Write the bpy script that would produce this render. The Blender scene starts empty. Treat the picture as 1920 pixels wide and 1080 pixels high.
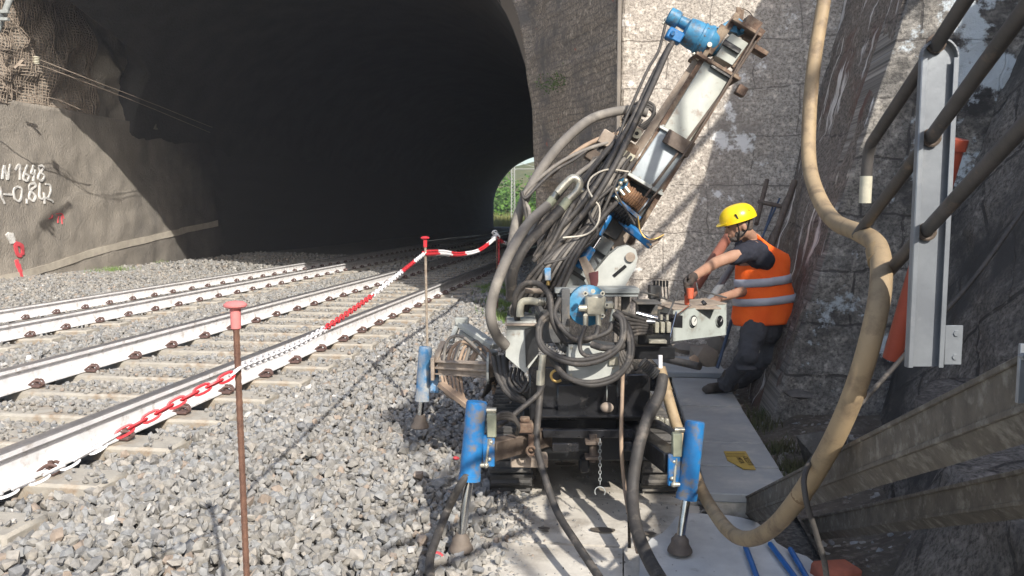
import bpy, bmesh, math, random
import numpy as np
from mathutils import Vector, Matrix, noise
random.seed(7); rng=np.random.default_rng(7)
S=bpy.context.scene; C=S.collection
# ---------------------------------------------------------------- camera
FPX=1500.0; YAW=math.radians(7.77); PIT=math.atan(140/1500.0); HC=1.6
cam=bpy.data.objects.new('camera',bpy.data.cameras.new('camera')); C.objects.link(cam); S.camera=cam
cam.data.sensor_width=36; cam.data.lens=FPX/1920*36; cam.data.clip_start=.05; cam.data.clip_end=2000
cam.location=(0,0,HC); cam.rotation_euler=(math.pi/2-PIT,0,YAW)
# ---------------------------------------------------------------- sky, sun, exposure
AZ=math.radians(32); EL=math.radians(35.5)
w=bpy.data.worlds.new('World'); S.world=w; w.use_nodes=True
wn=w.node_tree.nodes; sky=wn.new('ShaderNodeTexSky'); sky.sky_type='NISHITA'; sky.sun_disc=False
sky.sun_elevation=EL; sky.sun_rotation=math.pi-AZ; sky.dust_density=2.0; sky.air_density=1.0
w.node_tree.links.new(sky.outputs[0],wn['Background'].inputs[0]); wn['Background'].inputs[1].default_value=.15
sd=bpy.data.lights.new('sun','SUN'); sd.energy=4.3; sd.angle=math.radians(.55); sd.color=(1,.95,.87)
so=bpy.data.objects.new('sun',sd); C.objects.link(so)
so.rotation_euler=Vector((-math.sin(AZ)*math.cos(EL),math.cos(AZ)*math.cos(EL),-math.sin(EL))).to_track_quat('-Z','Y').to_euler()
S.view_settings.view_transform='Standard'; S.view_settings.look='None'; S.view_settings.exposure=.72; S.view_settings.gamma=1
# ---------------------------------------------------------------- pixel helpers: a place in the photograph plus its distance
_F=Vector((-math.sin(YAW)*math.cos(PIT),math.cos(YAW)*math.cos(PIT),-math.sin(PIT)))
_R=Vector((math.cos(YAW),math.sin(YAW),0)); _U=_R.cross(_F); _C=Vector((0,0,HC))
_FH=Vector((-math.sin(YAW),math.cos(YAW),0)); ZU=Vector((0,0,1))
def P(x,y,d): return _C+(_F+_R*((x-960)/FPX)-_U*((y-540)/FPX))*d
def PZ(x,y,z):
    r=P(x,y,1)-_C; return _C+r*((z-HC)/r.z)
# ---------------------------------------------------------------- materials
def sock(b,n): return b.inputs[n]
def mat(name,c1,c2=None,sc=8,rough=.7,bump=.0,bsc=40,metal=0,c3=None,c3sc=3,c3t=.62,det=6,spec=.4,coord='Object',c3soft=.08,bdist=.01,stretch=None):
    m=bpy.data.materials.new(name); m.use_nodes=True; nt=m.node_tree; N=nt.nodes; Lk=nt.links
    b=N['Principled BSDF']; b.inputs['Roughness'].default_value=rough; b.inputs['Metallic'].default_value=metal
    b.inputs['Specular IOR Level'].default_value=spec
    tc=N.new('ShaderNodeTexCoord'); co=tc.outputs[coord]
    if stretch:
        mp=N.new('ShaderNodeMapping'); mp.inputs['Scale'].default_value=stretch; Lk.new(co,mp.inputs[0]); co=mp.outputs[0]
    if c2 is None: c2=tuple(v*.75 for v in c1)
    n=N.new('ShaderNodeTexNoise'); n.inputs['Scale'].default_value=sc; n.inputs['Detail'].default_value=det; n.inputs['Roughness'].default_value=.6
    Lk.new(co,n.inputs['Vector'])
    r=N.new('ShaderNodeValToRGB'); r.color_ramp.elements[0].position=.35; r.color_ramp.elements[1].position=.65
    r.color_ramp.elements[0].color=(*c1,1); r.color_ramp.elements[1].color=(*c2,1); Lk.new(n.outputs['Fac'],r.inputs[0])
    out=r.outputs[0]
    if c3:
        n3=N.new('ShaderNodeTexNoise'); n3.inputs['Scale'].default_value=c3sc; n3.inputs['Detail'].default_value=8; n3.inputs['Roughness'].default_value=.65
        Lk.new(co,n3.inputs['Vector'])
        r3=N.new('ShaderNodeValToRGB'); r3.color_ramp.elements[0].position=c3t-c3soft; r3.color_ramp.elements[1].position=c3t+c3soft
        Lk.new(n3.outputs['Fac'],r3.inputs[0])
        mx=N.new('ShaderNodeMix'); mx.data_type='RGBA'; Lk.new(r3.outputs[0],mx.inputs[0]); Lk.new(out,mx.inputs[6]); mx.inputs[7].default_value=(*c3,1); out=mx.outputs[2]
    Lk.new(out,b.inputs['Base Color'])
    if bump:
        nb=N.new('ShaderNodeTexNoise'); nb.inputs['Scale'].default_value=bsc; nb.inputs['Detail'].default_value=8; nb.inputs['Roughness'].default_value=.65; Lk.new(co,nb.inputs['Vector'])
        bp=N.new('ShaderNodeBump'); bp.inputs['Strength'].default_value=bump; bp.inputs['Distance'].default_value=bdist; Lk.new(nb.outputs['Fac'],bp.inputs['Height']); Lk.new(bp.outputs[0],b.inputs['Normal'])
    return m
def masonry(name,ca,cb,joint,bw,bh,mortar=.012,c3=None,c3t=.6,c3sc=1.1,dark=None,darkt=.58,offset=.5,rot=0,bumpd=.02,warp=.03,streak=None,speck=.0):
    m=bpy.data.materials.new(name); m.use_nodes=True; nt=m.node_tree; N=nt.nodes; Lk=nt.links
    b=N['Principled BSDF']; b.inputs['Roughness'].default_value=.9; b.inputs['Specular IOR Level'].default_value=.25
    tc=N.new('ShaderNodeTexCoord'); mp=N.new('ShaderNodeMapping'); mp.inputs['Rotation'].default_value=(0,0,rot); Lk.new(tc.outputs['UV'],mp.inputs[0])
    nz=N.new('ShaderNodeTexNoise'); nz.inputs['Scale'].default_value=2.5; nz.inputs['Detail'].default_value=4; Lk.new(mp.outputs[0],nz.inputs['Vector'])
    ad=N.new('ShaderNodeMix'); ad.data_type='RGBA'; ad.blend_type='LINEAR_LIGHT'; ad.inputs[0].default_value=warp; Lk.new(mp.outputs[0],ad.inputs[6]); Lk.new(nz.outputs['Color'],ad.inputs[7])
    br=N.new('ShaderNodeTexBrick'); br.inputs['Scale'].default_value=1; br.inputs['Brick Width'].default_value=bw; br.inputs['Row Height'].default_value=bh
    br.inputs['Mortar Size'].default_value=mortar; br.inputs['Mortar Smooth'].default_value=.3; br.inputs['Bias'].default_value=0; br.offset=offset
    br.inputs['Color1'].default_value=(*ca,1); br.inputs['Color2'].default_value=(*cb,1); br.inputs['Mortar'].default_value=(*joint,1)
    Lk.new(ad.outputs[2],br.inputs['Vector']); out=br.outputs['Color']
    def nse(s,d=8,rg=.65,v=None):
        n=N.new('ShaderNodeTexNoise'); n.inputs['Scale'].default_value=s; n.inputs['Detail'].default_value=d; n.inputs['Roughness'].default_value=rg; Lk.new(v or mp.outputs[0],n.inputs['Vector']); return n
    def ramp(src,a,bb):
        r=N.new('ShaderNodeValToRGB'); r.color_ramp.elements[0].position=a; r.color_ramp.elements[1].position=bb; Lk.new(src,r.inputs[0]); return r.outputs[0]
    def mixin(fac,col,out,typ='MIX'):
        mx=N.new('ShaderNodeMix'); mx.data_type='RGBA'; mx.blend_type=typ; Lk.new(fac,mx.inputs[0]); Lk.new(out,mx.inputs[6]); mx.inputs[7].default_value=(*col,1); return mx.outputs[2]
    g=nse(38,10,.75); out=mixin(ramp(g.outputs['Fac'],.44,.6),tuple(v*.42 for v in ca),out)
    g2=nse(14,8,.7); out=mixin(ramp(g2.outputs['Fac'],.52,.68),tuple(min(1,v*1.5) for v in cb),out)
    if dark: out=mixin(ramp(nse(1.3,9).outputs['Fac'],darkt-.07,darkt+.07),dark,out)
    if c3: out=mixin(ramp(nse(c3sc,9,.7).outputs['Fac'],c3t,c3t+.035),c3,out)
    if streak:
        ms=N.new('ShaderNodeMapping'); ms.inputs['Scale'].default_value=(4.0,.55,1); Lk.new(ad.outputs[2],ms.inputs[0])
        out=mixin(ramp(nse(1.7,6,.55,ms.outputs[0]).outputs['Fac'],.58,.63),streak,out)
    Lk.new(out,b.inputs['Base Color'])
    mth=N.new('ShaderNodeMath'); mth.operation='MULTIPLY_ADD'; Lk.new(br.outputs['Fac'],mth.inputs[0]); mth.inputs[1].default_value=-.6
    g3=nse(26,10,.7); Lk.new(g3.outputs['Fac'],mth.inputs[2])
    bp=N.new('ShaderNodeBump'); bp.inputs['Strength'].default_value=.9; bp.inputs['Distance'].default_value=bumpd; Lk.new(mth.outputs[0],bp.inputs['Height']); Lk.new(bp.outputs[0],b.inputs['Normal'])
    return m
MT={}
MT['steelgrey']=mat('grey painted steel',(.30,.32,.31),(.22,.23,.22),14,.5,.15,60,c3=(.12,.07,.04),c3sc=9,c3t=.64)
MT['lightgrey']=mat('pale grey painted steel',(.42,.43,.40),(.33,.34,.315),10,.45,.1,60,c3=(.16,.11,.07),c3sc=12,c3t=.68)
MT['darkgrey']=mat('dark grey steel',(.10,.10,.10),(.06,.06,.06),12,.55,.2,60,c3=(.2,.17,.13),c3sc=8,c3t=.62)
MT['black']=mat('black greasy steel',(.018,.019,.021),(.008,.008,.009),9,.32,.2,30,c3=(.09,.08,.07),c3sc=7,c3t=.64)
MT['blue']=mat('blue paint',(.02,.175,.42),(.015,.12,.31),9,.42,.15,50,c3=(.16,.15,.14),c3sc=14,c3t=.57)
MT['bluemotor']=mat('light blue paint',(.05,.22,.37),(.03,.14,.26),18,.45,.2,60,c3=(.10,.09,.08),c3sc=13,c3t=.58)
MT['blueworn']=mat('worn blue paint with white dust',(.05,.21,.43),(.10,.26,.44),9,.55,.15,50,c3=(.46,.45,.42),c3sc=6,c3t=.54)
MT['rust']=mat('rusty steel',(.15,.095,.065),(.085,.055,.04),20,.85,.4,80,c3=(.27,.21,.15),c3sc=9,c3t=.55)
MT['rustdark']=mat('brown oily steel',(.075,.055,.042),(.13,.10,.078),16,.7,.4,60)
MT['dusty']=mat('dust covered steel',(.36,.30,.24),(.24,.19,.15),16,.85,.3,60)
MT['rubber']=mat('dusty black rubber hose',(.060,.054,.049),(.036,.033,.031),22,.62,.1,90,c3=(.14,.12,.10),c3sc=14,c3t=.62)
MT['rubberlight']=mat('grey dusty rubber hose',(.19,.172,.15),(.13,.118,.105),10,.72,.1,60,c3=(.27,.245,.21),c3sc=7)
MT['hosebrown']=mat('tan dusty hose',(.36,.26,.18),(.25,.18,.13),12,.75,.1,60)
MT['hosebeige']=mat('beige rubber hose',(.36,.265,.155),(.29,.215,.13),5,.65,.08,30,c3=(.20,.145,.09),c3sc=11,c3t=.56)
MT['chrome']=mat('steel rod',(.55,.56,.57),(.42,.42,.42),20,.22,metal=1)
MT['fitting']=mat('zinc fitting',(.55,.52,.42),(.38,.36,.3),30,.38,.1,60,metal=.6)
MT['fitpale']=mat('pale cream fitting',(.52,.49,.38),(.4,.38,.3),30,.5,.1,60)
MT['olive']=mat('olive zinc block',(.30,.31,.22),(.22,.23,.17),20,.5)
MT['brass']=mat('brass',(.55,.38,.14),(.4,.27,.1),20,.35,metal=.8)
MT['hoseband']=mat('dirty tan sleeve',(.30,.21,.11),(.22,.16,.09),9,.6)
MT['scuff']=mat('dark scuff ring',(.16,.10,.055),(.24,.16,.09),20,.7)
MT['galv']=mat('galvanised steel',(.27,.29,.31),(.20,.215,.235),7,.42,.06,60,metal=.45,c3=(.36,.37,.38),c3sc=5)
MT['galvdark']=mat('weathered grey tube',(.11,.10,.095),(.075,.07,.065),10,.55,.15,60,metal=.2,c3=(.2,.15,.11),c3sc=12,c3t=.66)
MT['channel']=mat('lichen stained galvanised channel',(.15,.132,.108),(.095,.083,.068),14,.8,.5,60,c3=(.24,.225,.19),c3sc=22,c3t=.60)
MT['whitepaint']=mat('white lime wash on rail',(.84,.83,.83),(.66,.65,.65),8,.75,.3,60,c3=(.42,.38,.34),c3sc=9,c3t=.63)
MT['railhead']=mat('worn rail head',(.55,.53,.53),(.42,.40,.40),12,.3,metal=.75)
MT['headshade']=mat('painted shade under rail head',(.13,.105,.11),(.08,.065,.07),16,.6,.1)  # dark colour painted as the shade under the rail head
MT['sleeper']=mat('concrete sleeper',(.40,.37,.315),(.31,.285,.245),9,.9,.4,60,c3=(.24,.17,.11),c3sc=4,c3t=.60)
MT['clip']=mat('rusty brown spring clip',(.14,.085,.07),(.09,.055,.05),20,.65,.2)
MT['slab']=mat('dusty concrete slab',(.60,.56,.49),(.47,.43,.37),5,.9,.6,45,c3=(.30,.265,.22),c3sc=3.4,c3t=.58,bdist=.006)
MT['slabgrey']=mat('smooth grey concrete cover',(.36,.37,.37),(.29,.30,.30),5,.85,.35,70,c3=(.47,.46,.43),c3sc=2.5,c3t=.6,bdist=.004)
MT['slurry']=mat('dried white slurry',(.62,.62,.60),(.50,.50,.49),6,.9,.4,40,c3=(.3,.29,.27),c3sc=14,c3t=.68,bdist=.005)
MT['soil']=mat('dark soil and rubble',(.085,.07,.055),(.14,.12,.095),9,.95,.9,28,c3=(.23,.20,.17),c3sc=24,c3t=.6,bdist=.03)
MT['shotcrete']=mat('sprayed concrete',(.29,.26,.22),(.215,.195,.17),1.6,.95,1,34,c3=(.34,.305,.26),c3sc=2.2,c3t=.55,c3soft=.16,bdist=.03,stretch=(1,1,.45))
def soot_shade_mix(m,y0,y1,col):  # blends the base colour towards col along y: soot and painted shade
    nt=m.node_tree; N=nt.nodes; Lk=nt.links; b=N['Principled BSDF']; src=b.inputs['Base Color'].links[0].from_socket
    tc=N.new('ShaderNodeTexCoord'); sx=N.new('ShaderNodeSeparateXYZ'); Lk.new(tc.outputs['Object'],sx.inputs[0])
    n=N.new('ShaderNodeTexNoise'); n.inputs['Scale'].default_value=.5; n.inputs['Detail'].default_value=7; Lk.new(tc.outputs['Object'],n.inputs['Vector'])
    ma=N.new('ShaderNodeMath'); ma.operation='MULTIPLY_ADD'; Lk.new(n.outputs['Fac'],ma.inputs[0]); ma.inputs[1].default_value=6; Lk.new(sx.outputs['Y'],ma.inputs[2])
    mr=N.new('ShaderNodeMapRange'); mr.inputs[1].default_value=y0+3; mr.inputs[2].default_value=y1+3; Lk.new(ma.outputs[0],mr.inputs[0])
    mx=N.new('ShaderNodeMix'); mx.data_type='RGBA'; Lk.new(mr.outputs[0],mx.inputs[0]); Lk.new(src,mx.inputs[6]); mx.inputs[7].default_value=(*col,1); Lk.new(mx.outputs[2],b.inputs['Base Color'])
soot_shade_mix(MT['shotcrete'],18.5,23.5,(.05,.047,.045))  # soot and the tunnel's shade, painted into the wall colour going inward
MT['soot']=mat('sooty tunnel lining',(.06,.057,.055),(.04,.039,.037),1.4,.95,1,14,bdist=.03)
MT['palestripe']=mat('pale mortar band',(.45,.41,.34),(.36,.32,.27),6,.95,.5,40)
MT['ballastbase']=mat('ballast bed',(.16,.15,.135),(.09,.085,.08),30,.95,1,60,c3=(.27,.25,.22),c3sc=40,c3t=.55,bdist=.04)
MT['earth']=mat('grassy ground',(.10,.12,.04),(.16,.15,.07),.3,.95)
MT['redplastic']=mat('red plastic',(.62,.035,.045),(.5,.03,.04),20,.4)
MT['pinkplastic']=mat('sun faded red plastic cap',(.66,.23,.22),(.56,.18,.17),14,.55)
MT['whiteplastic']=mat('white plastic',(.82,.80,.80),(.72,.70,.70),20,.45)
MT['rebar']=mat('rusty ribbed bar',(.17,.09,.06),(.11,.058,.042),30,.85,.4,100)
MT['rebarpale']=mat('dusty ribbed bar',(.34,.29,.23),(.22,.17,.13),30,.85,.4,100)
MT['pvc']=mat('orange drain pipe',(.42,.085,.045),(.34,.065,.035),5,.45)
MT['pvcdull']=mat('dusty dull orange pipe',(.27,.10,.065),(.20,.08,.055),6,.6)
MT['brickred']=mat('broken red clay',(.42,.13,.08),(.30,.10,.065),14,.9,.5,40)
MT['pvcblue']=mat('blue plastic pipe',(.02,.16,.46),(.02,.12,.36),8,.4)
MT['dullblue']=mat('dull blue steel bar',(.045,.075,.13),(.03,.05,.09),14,.6)
MT['hiviz']=mat('orange high visibility fabric',(.98,.15,.014),(.92,.12,.010),7,.8,.5,14,bdist=.02)
MT['reflect']=mat('silver reflective tape',(.44,.45,.50),(.38,.39,.44),12,.45)
MT['navy']=mat('dark navy cotton',(.022,.024,.036),(.015,.016,.025),14,.9,.5,16,bdist=.02)
MT['jeans']=mat('dark grey work trousers',(.070,.072,.082),(.048,.050,.058),10,.9,.7,12,bdist=.025)
MT['boot']=mat('dusty black boot',(.05,.045,.04),(.09,.08,.07),20,.8,.3)
MT['helmet']=mat('yellow helmet plastic',(.80,.58,.012),(.76,.53,.01),4,.28)
MT['skin']=mat('skin',(.38,.225,.155),(.33,.18,.12),12,.55,.15,50)
MT['hair']=mat('greying dark hair',(.07,.055,.045),(.13,.11,.10),60,.8,.6,120)
MT['glove']=mat('black work glove',(.03,.027,.026),(.07,.05,.04),20,.8,.3)
MT['orangeglove']=mat('orange rubber',(.62,.13,.06),(.5,.10,.05),20,.6)
MT['maroon']=mat('maroon paint',(.10,.015,.018),(.07,.012,.014),20,.5)
MT['greygreen']=mat('grey green box',(.20,.22,.20),(.16,.17,.16),10,.5,.1)
MT['signyellow']=mat('faded yellow sign',(.50,.34,.06),(.40,.28,.08),18,.6)
MT['print']=mat('dark sign print',(.10,.07,.03),(.08,.05,.02),18,.6)
MT['rockdark']=mat('dark wet stone',(.095,.088,.08),(.15,.14,.125),5,.85,.9,20,c3=(.22,.205,.185),c3sc=13,c3t=.62,bdist=.03)
MT['boulder']=mat('grey brown stone block',(.24,.21,.175),(.17,.15,.13),6,.9,.6,30)
MT['stucco']=mat('oily spot',(.09,.075,.06),(.13,.11,.09),10,.6)
MT['paintwhite']=mat('white spray paint',(.72,.72,.70),(.5,.48,.45),30,.8,.3,60)
MT['paintred']=mat('red spray paint',(.75,.06,.09),(.6,.10,.11),30,.8,.3,60)
MT['gaugeface']=mat('gauge dial',(.6,.6,.56),(.5,.5,.46),20,.4)
MT['redrag']=mat('crumpled red plastic',(.66,.09,.1),(.52,.06,.07),12,.6)
MT['leaf']=mat('leaf',(.055,.11,.02),(.09,.15,.03),3,.7)
MT['leafbright']=mat('bright leaf',(.10,.21,.025),(.06,.13,.02),.9,.7)
MT['grass']=mat('grass blades',(.11,.20,.035),(.16,.22,.06),3,.7)
MT['darkgrass']=mat('dark grass blades',(.05,.075,.025),(.10,.09,.045),3,.7)
MT['drygrass']=mat('dry grass',(.30,.28,.10),(.22,.24,.08),2,.8)
MT['bark']=mat('bark',(.10,.08,.06),(.06,.05,.04),10,.9,.5,30)
MT['stoneP1']=masonry('lit limestone blocks',(.47,.415,.355),(.55,.495,.43),(.24,.21,.18),.84,.47,.006,warp=.06,c3=(.85,.83,.80),c3t=.575,c3sc=1.35,dark=(.30,.265,.23),darkt=.6,speck=1)
MT['stoneP3']=masonry('mossy stone blocks',(.25,.235,.215),(.33,.305,.27),(.10,.09,.085),.85,.40,.010,c3=(.52,.57,.60),c3t=.535,c3sc=1.2,dark=(.055,.052,.05),darkt=.53,offset=.35,warp=.07)
MT['stoneP2']=masonry('streaked smooth stone',(.17,.15,.13),(.22,.19,.165),(.10,.085,.08),3.2,.75,.006,dark=(.13,.075,.06),darkt=.6,streak=(.62,.59,.56),warp=.12)
MT['stoneP4']=masonry('diamond jointed dark stone',(.18,.16,.14),(.235,.21,.185),(.055,.05,.045),.62,.55,.014,c3=(.36,.34,.32),c3t=.71,c3sc=3,dark=(.075,.07,.065),darkt=.52,rot=math.radians(38),warp=.06)
def brickmat():
    m=masonry('old brick with soot',(.33,.27,.205),(.42,.345,.265),(.28,.235,.19),.26,.075,.008,warp=.05,dark=(.17,.15,.13),darkt=.56,bumpd=.02,c3=(.42,.15,.105),c3t=.635,c3sc=2.1)
    return m
MT['brick']=brickmat()
def stonemat():
    m=bpy.data.materials.new('crushed ballast stone'); m.use_nodes=True; nt=m.node_tree; N=nt.nodes; Lk=nt.links; b=N['Principled BSDF']; b.inputs['Roughness'].default_value=.85
    g=N.new('ShaderNodeNewGeometry'); r=N.new('ShaderNodeValToRGB'); Lk.new(g.outputs['Random Per Island'],r.inputs[0])
    cr=r.color_ramp; cols=[(0,(.215,.205,.19)),(.16,(.29,.28,.26)),(.32,(.25,.235,.21)),(.5,(.30,.285,.26)),(.60,(.255,.255,.25)),(.80,(.31,.285,.25)),(.90,(.29,.235,.19)),(.93,(.19,.19,.19)),(.99,(.5,.48,.45))]
    cr.elements[0].position=0; cr.elements[0].color=(*cols[0][1],1); cr.elements[1].position=cols[-1][0]; cr.elements[1].color=(*cols[-1][1],1)
    for p,c in cols[1:-1]: e=cr.elements.new(p); e.color=(*c,1)
    cr.interpolation='CONSTANT'
    tc=N.new('ShaderNodeTexCoord'); n=N.new('ShaderNodeTexNoise'); n.inputs['Scale'].default_value=35; n.inputs['Detail'].default_value=6; Lk.new(tc.outputs['Object'],n.inputs['Vector'])
    r2=N.new('ShaderNodeMapRange'); r2.inputs[1].default_value=.3; r2.inputs[2].default_value=.7; r2.inputs[3].default_value=.72; r2.inputs[4].default_value=1.15; Lk.new(n.outputs['Fac'],r2.inputs[0])
    mx=N.new('ShaderNodeMix'); mx.data_type='RGBA'; mx.blend_type='MULTIPLY'; mx.inputs[0].default_value=1; Lk.new(r.outputs[0],mx.inputs[6]); Lk.new(r2.outputs[0],mx.inputs[7]); Lk.new(mx.outputs[2],b.inputs['Base Color'])
    bp=N.new('ShaderNodeBump'); bp.inputs['Strength'].default_value=.4; bp.inputs['Distance'].default_value=.006; Lk.new(n.outputs['Fac'],bp.inputs['Height']); Lk.new(bp.outputs[0],b.inputs['Normal'])
    return m
MT['stone']=stonemat()
# ---------------------------------------------------------------- object helpers
def link(o,parent=None):
    C.objects.link(o)
    if parent is not None:
        o.parent=parent
    return o
def wloc(o):
    v=Vector((0,0,0))
    while o is not None: v=v+o.location; o=o.parent
    return v
def tag(o,label=None,cat=None,group=None,kind=None):
    if label: o['label']=label
    if cat: o['category']=cat
    if group: o['group']=group
    if kind: o['kind']=kind
    return o
def thing(name,label,cat,loc,group=None):
    o=bpy.data.objects.new(name,None); o.location=loc; o.empty_display_size=.1; C.objects.link(o); return tag(o,label,cat,group)
def catmull(pts,n=8):
    pts=[Vector(p) for p in pts]
    if len(pts)<3: return pts
    o=[]; Q=[pts[0]*2-pts[1]]+pts+[pts[-1]*2-pts[-2]]
    for i in range(1,len(Q)-2):
        a,b,c,d=Q[i-1:i+3]
        for k in range(n):
            t=k/n; o.append(.5*((2*b)+(c-a)*t+(2*a-5*b+4*c-d)*t*t+(3*b-a-3*c+d)*t**3))
    o.append(pts[-1]); return o
def frame(d,up=ZU):
    d=Vector(d).normalized()
    if abs(d.dot(up))>.98: up=Vector((1,0,0)) if abs(d.x)<.9 else Vector((0,1,0))
    s=d.cross(up).normalized(); u=s.cross(d).normalized(); return s,u,d
class M:
    def __init__(s): s.v=[]; s.f=[]; s.mi=[]; s.sm=[]; s.cur=0
    def add(s,vs,fs,sm=False):
        o=len(s.v); s.v+=[tuple(v) for v in vs]
        for f in fs: s.f.append(tuple(i+o for i in f)); s.mi.append(s.cur); s.sm.append(sm)
        return s
    def hexa(s,c): return s.add(c,[(0,3,2,1),(4,5,6,7),(0,1,5,4),(1,2,6,5),(2,3,7,6),(3,0,4,7)])
    def obox(s,c,ax,ay,az,bev=0):   # half-axis vectors
        c=Vector(c); ax=Vector(ax);ay=Vector(ay);az=Vector(az)
        if bev<=0:
            return s.hexa([c-ax-ay-az,c+ax-ay-az,c+ax+ay-az,c-ax+ay-az,c-ax-ay+az,c+ax-ay+az,c+ax+ay+az,c-ax+ay+az])
        # bevelled box: 24 verts
        lx,ly,lz=ax.length,ay.length,az.length; b=min(bev,lx*.45,ly*.45,lz*.45); ux,uy,uz=ax/lx,ay/ly,az/lz
        vs=[];idx={}
        for sx in(-1,1):
            for sy in(-1,1):
                for sz in(-1,1):
                    for k in range(3):
                        dx=lx-(b if k!=0 else 0);dy=ly-(b if k!=1 else 0);dz=lz-(b if k!=2 else 0)
                        idx[sx,sy,sz,k]=len(vs); vs.append(c+ux*sx*dx+uy*sy*dy+uz*sz*dz)
        fs=[]
        for k in range(3):
            o=[a for a in range(3) if a!=k]
            for sg in(-1,1):
                q=[]
                for (a,b2) in ((-1,-1),(1,-1),(1,1),(-1,1)):
                    t=[0,0,0]; t[k]=sg; t[o[0]]=a; t[o[1]]=b2; q.append(idx[t[0],t[1],t[2],k])
                fs.append(q)
        for k in range(3):
            o=[a for a in range(3) if a!=k]
            for a in(-1,1):
                for b2 in(-1,1):
                    q=[]
                    for sg,kk in((-1,o[0]),(-1,o[1]),(1,o[1]),(1,o[0])):
                        t=[0,0,0];t[k]=sg;t[o[0]]=a;t[o[1]]=b2;q.append(idx[t[0],t[1],t[2],kk])
                    fs.append(q)
        for sx in(-1,1):
            for sy in(-1,1):
                for sz in(-1,1): fs.append([idx[sx,sy,sz,k] for k in range(3)])
        return s.add(vs,fs)
    def box(s,x0,x1,y0,y1,z0,z1,bev=0): return s.obox(((x0+x1)/2,(y0+y1)/2,(z0+z1)/2),((x1-x0)/2,0,0),(0,(y1-y0)/2,0),(0,0,(z1-z0)/2),bev)
    def beam(s,a,b,w,h,up=ZU,bev=.003):
        a=Vector(a);b=Vector(b);sd,u,d=frame(b-a,Vector(up)); return s.obox((a+b)/2,sd*w/2,d*(b-a).length/2,u*h/2,bev)
    def cam_box(s,px,py,d,w,h,dep,bev=.004,rot=0):   # centre given by picture place and distance; sizes in metres, sides square to the machine
        c=P(px,py,d); r=_R*math.cos(rot)+ZU*math.sin(rot); u=ZU*math.cos(rot)-_R*math.sin(rot); return s.obox(c,r*w/2,_FH*dep/2,u*h/2,bev)
    def tube(s,pts,r,n=8,smooth=6,cap=True,rad=None):
        pts=catmull(pts,smooth) if smooth and len(pts)>2 else [Vector(p) for p in pts]
        N=len(pts); rings=[]; up=None; vs=[];fs=[]
        for i,p in enumerate(pts):
            d=(pts[min(i+1,N-1)]-pts[max(i-1,0)])
            if d.length<1e-9: d=Vector((0,0,1))
            d.normalize()
            if up is None: sd,up,_=frame(d)
            else:
                up=(up-d*up.dot(d)); 
                if up.length<1e-6: sd,up,_=frame(d)
                up.normalize(); sd=d.cross(up)
            rr=r if rad is None else rad(i/(N-1))
            for k in range(n):
                a=2*math.pi*k/n; vs.append(p+sd*math.cos(a)*rr+up*math.sin(a)*rr)
        for i in range(N-1):
            for k in range(n): fs.append((i*n+k,i*n+(k+1)%n,(i+1)*n+(k+1)%n,(i+1)*n+k))
        s.add(vs,fs,True)
        if cap:
            o=len(s.v)-len(vs)
            for f in(tuple(range(o,o+n)),tuple(range(o+(N-1)*n,o+N*n))): s.f.append(f); s.mi.append(s.cur); s.sm.append(False)
        return s
    def cyl(s,a,b,r0,r1=None,n=16): 
        r1=r0 if r1 is None else r1; return s.tube([a,b],r0,n,0,True,lambda t:r0+(r1-r0)*t)
    def lathe(s,o,axis,prof,n=20,up=ZU):  # prof list of (dist along axis, radius)
        sd,u,d=frame(axis,up); o=Vector(o); vs=[];fs=[]
        for (t,r) in prof:
            for k in range(n):
                a=2*math.pi*k/n; vs.append(o+d*t+sd*math.cos(a)*r+u*math.sin(a)*r)
        for i in range(len(prof)-1):
            for k in range(n): fs.append((i*n+k,i*n+(k+1)%n,(i+1)*n+(k+1)%n,(i+1)*n+k))
        s.add(vs,fs,False); m=len(s.v)-len(vs)
        for f in(tuple(range(m,m+n)),tuple(range(len(s.v)-n,len(s.v)))): s.f.append(f); s.mi.append(s.cur); s.sm.append(False)
        return s
    def prism(s,pts,ext):
        pts=[Vector(p) for p in pts]; ext=Vector(ext); n=len(pts)
        s.add(pts+[p+ext for p in pts],[tuple(range(n)),tuple(range(2*n-1,n-1,-1))]+[(i,(i+1)%n,(i+1)%n+n,i+n) for i in range(n)]); return s
    def ball(s,c,rx,ry=None,rz=None,ax=None,nu=14,nv=9):
        ry=rx if ry is None else ry; rz=rx if rz is None else rz; c=Vector(c)
        A=ax or (Vector((1,0,0)),Vector((0,1,0)),Vector((0,0,1)))
        vs=[c+A[2]*rz];fs=[]
        for j in range(1,nv):
            th=math.pi*j/nv
            for i in range(nu):
                ph=2*math.pi*i/nu; vs.append(c+A[0]*rx*math.sin(th)*math.cos(ph)+A[1]*ry*math.sin(th)*math.sin(ph)+A[2]*rz*math.cos(th))
        vs.append(c-A[2]*rz)
        for i in range(nu): fs.append((0,1+i,1+(i+1)%nu)); fs.append((len(vs)-1,1+(nv-2)*nu+(i+1)%nu,1+(nv-2)*nu+i))
        for j in range(nv-2):
            for i in range(nu): a=1+j*nu; fs.append((a+i,a+nu+i,a+nu+(i+1)%nu,a+(i+1)%nu))
        return s.add(vs,fs,True)
    def cap(s,a,b,r0,r1): # capsule
        a=Vector(a);b=Vector(b); s.ball(a,r0); s.ball(b,r1); s.cyl(a,b,r0,r1,14); return s
    def torus(s,c,axis,R,r,n=16,m=8,arc=2*math.pi,start=0):
        sd,u,d=frame(axis); c=Vector(c); k=max(3,int(n*arc/(2*math.pi))); closed=abs(arc-2*math.pi)<1e-6
        pts=[c+(sd*math.cos(start+arc*i/k)+u*math.sin(start+arc*i/k))*R for i in range(k+1)]
        return s.tube(pts,r,m,0,not closed)
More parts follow.
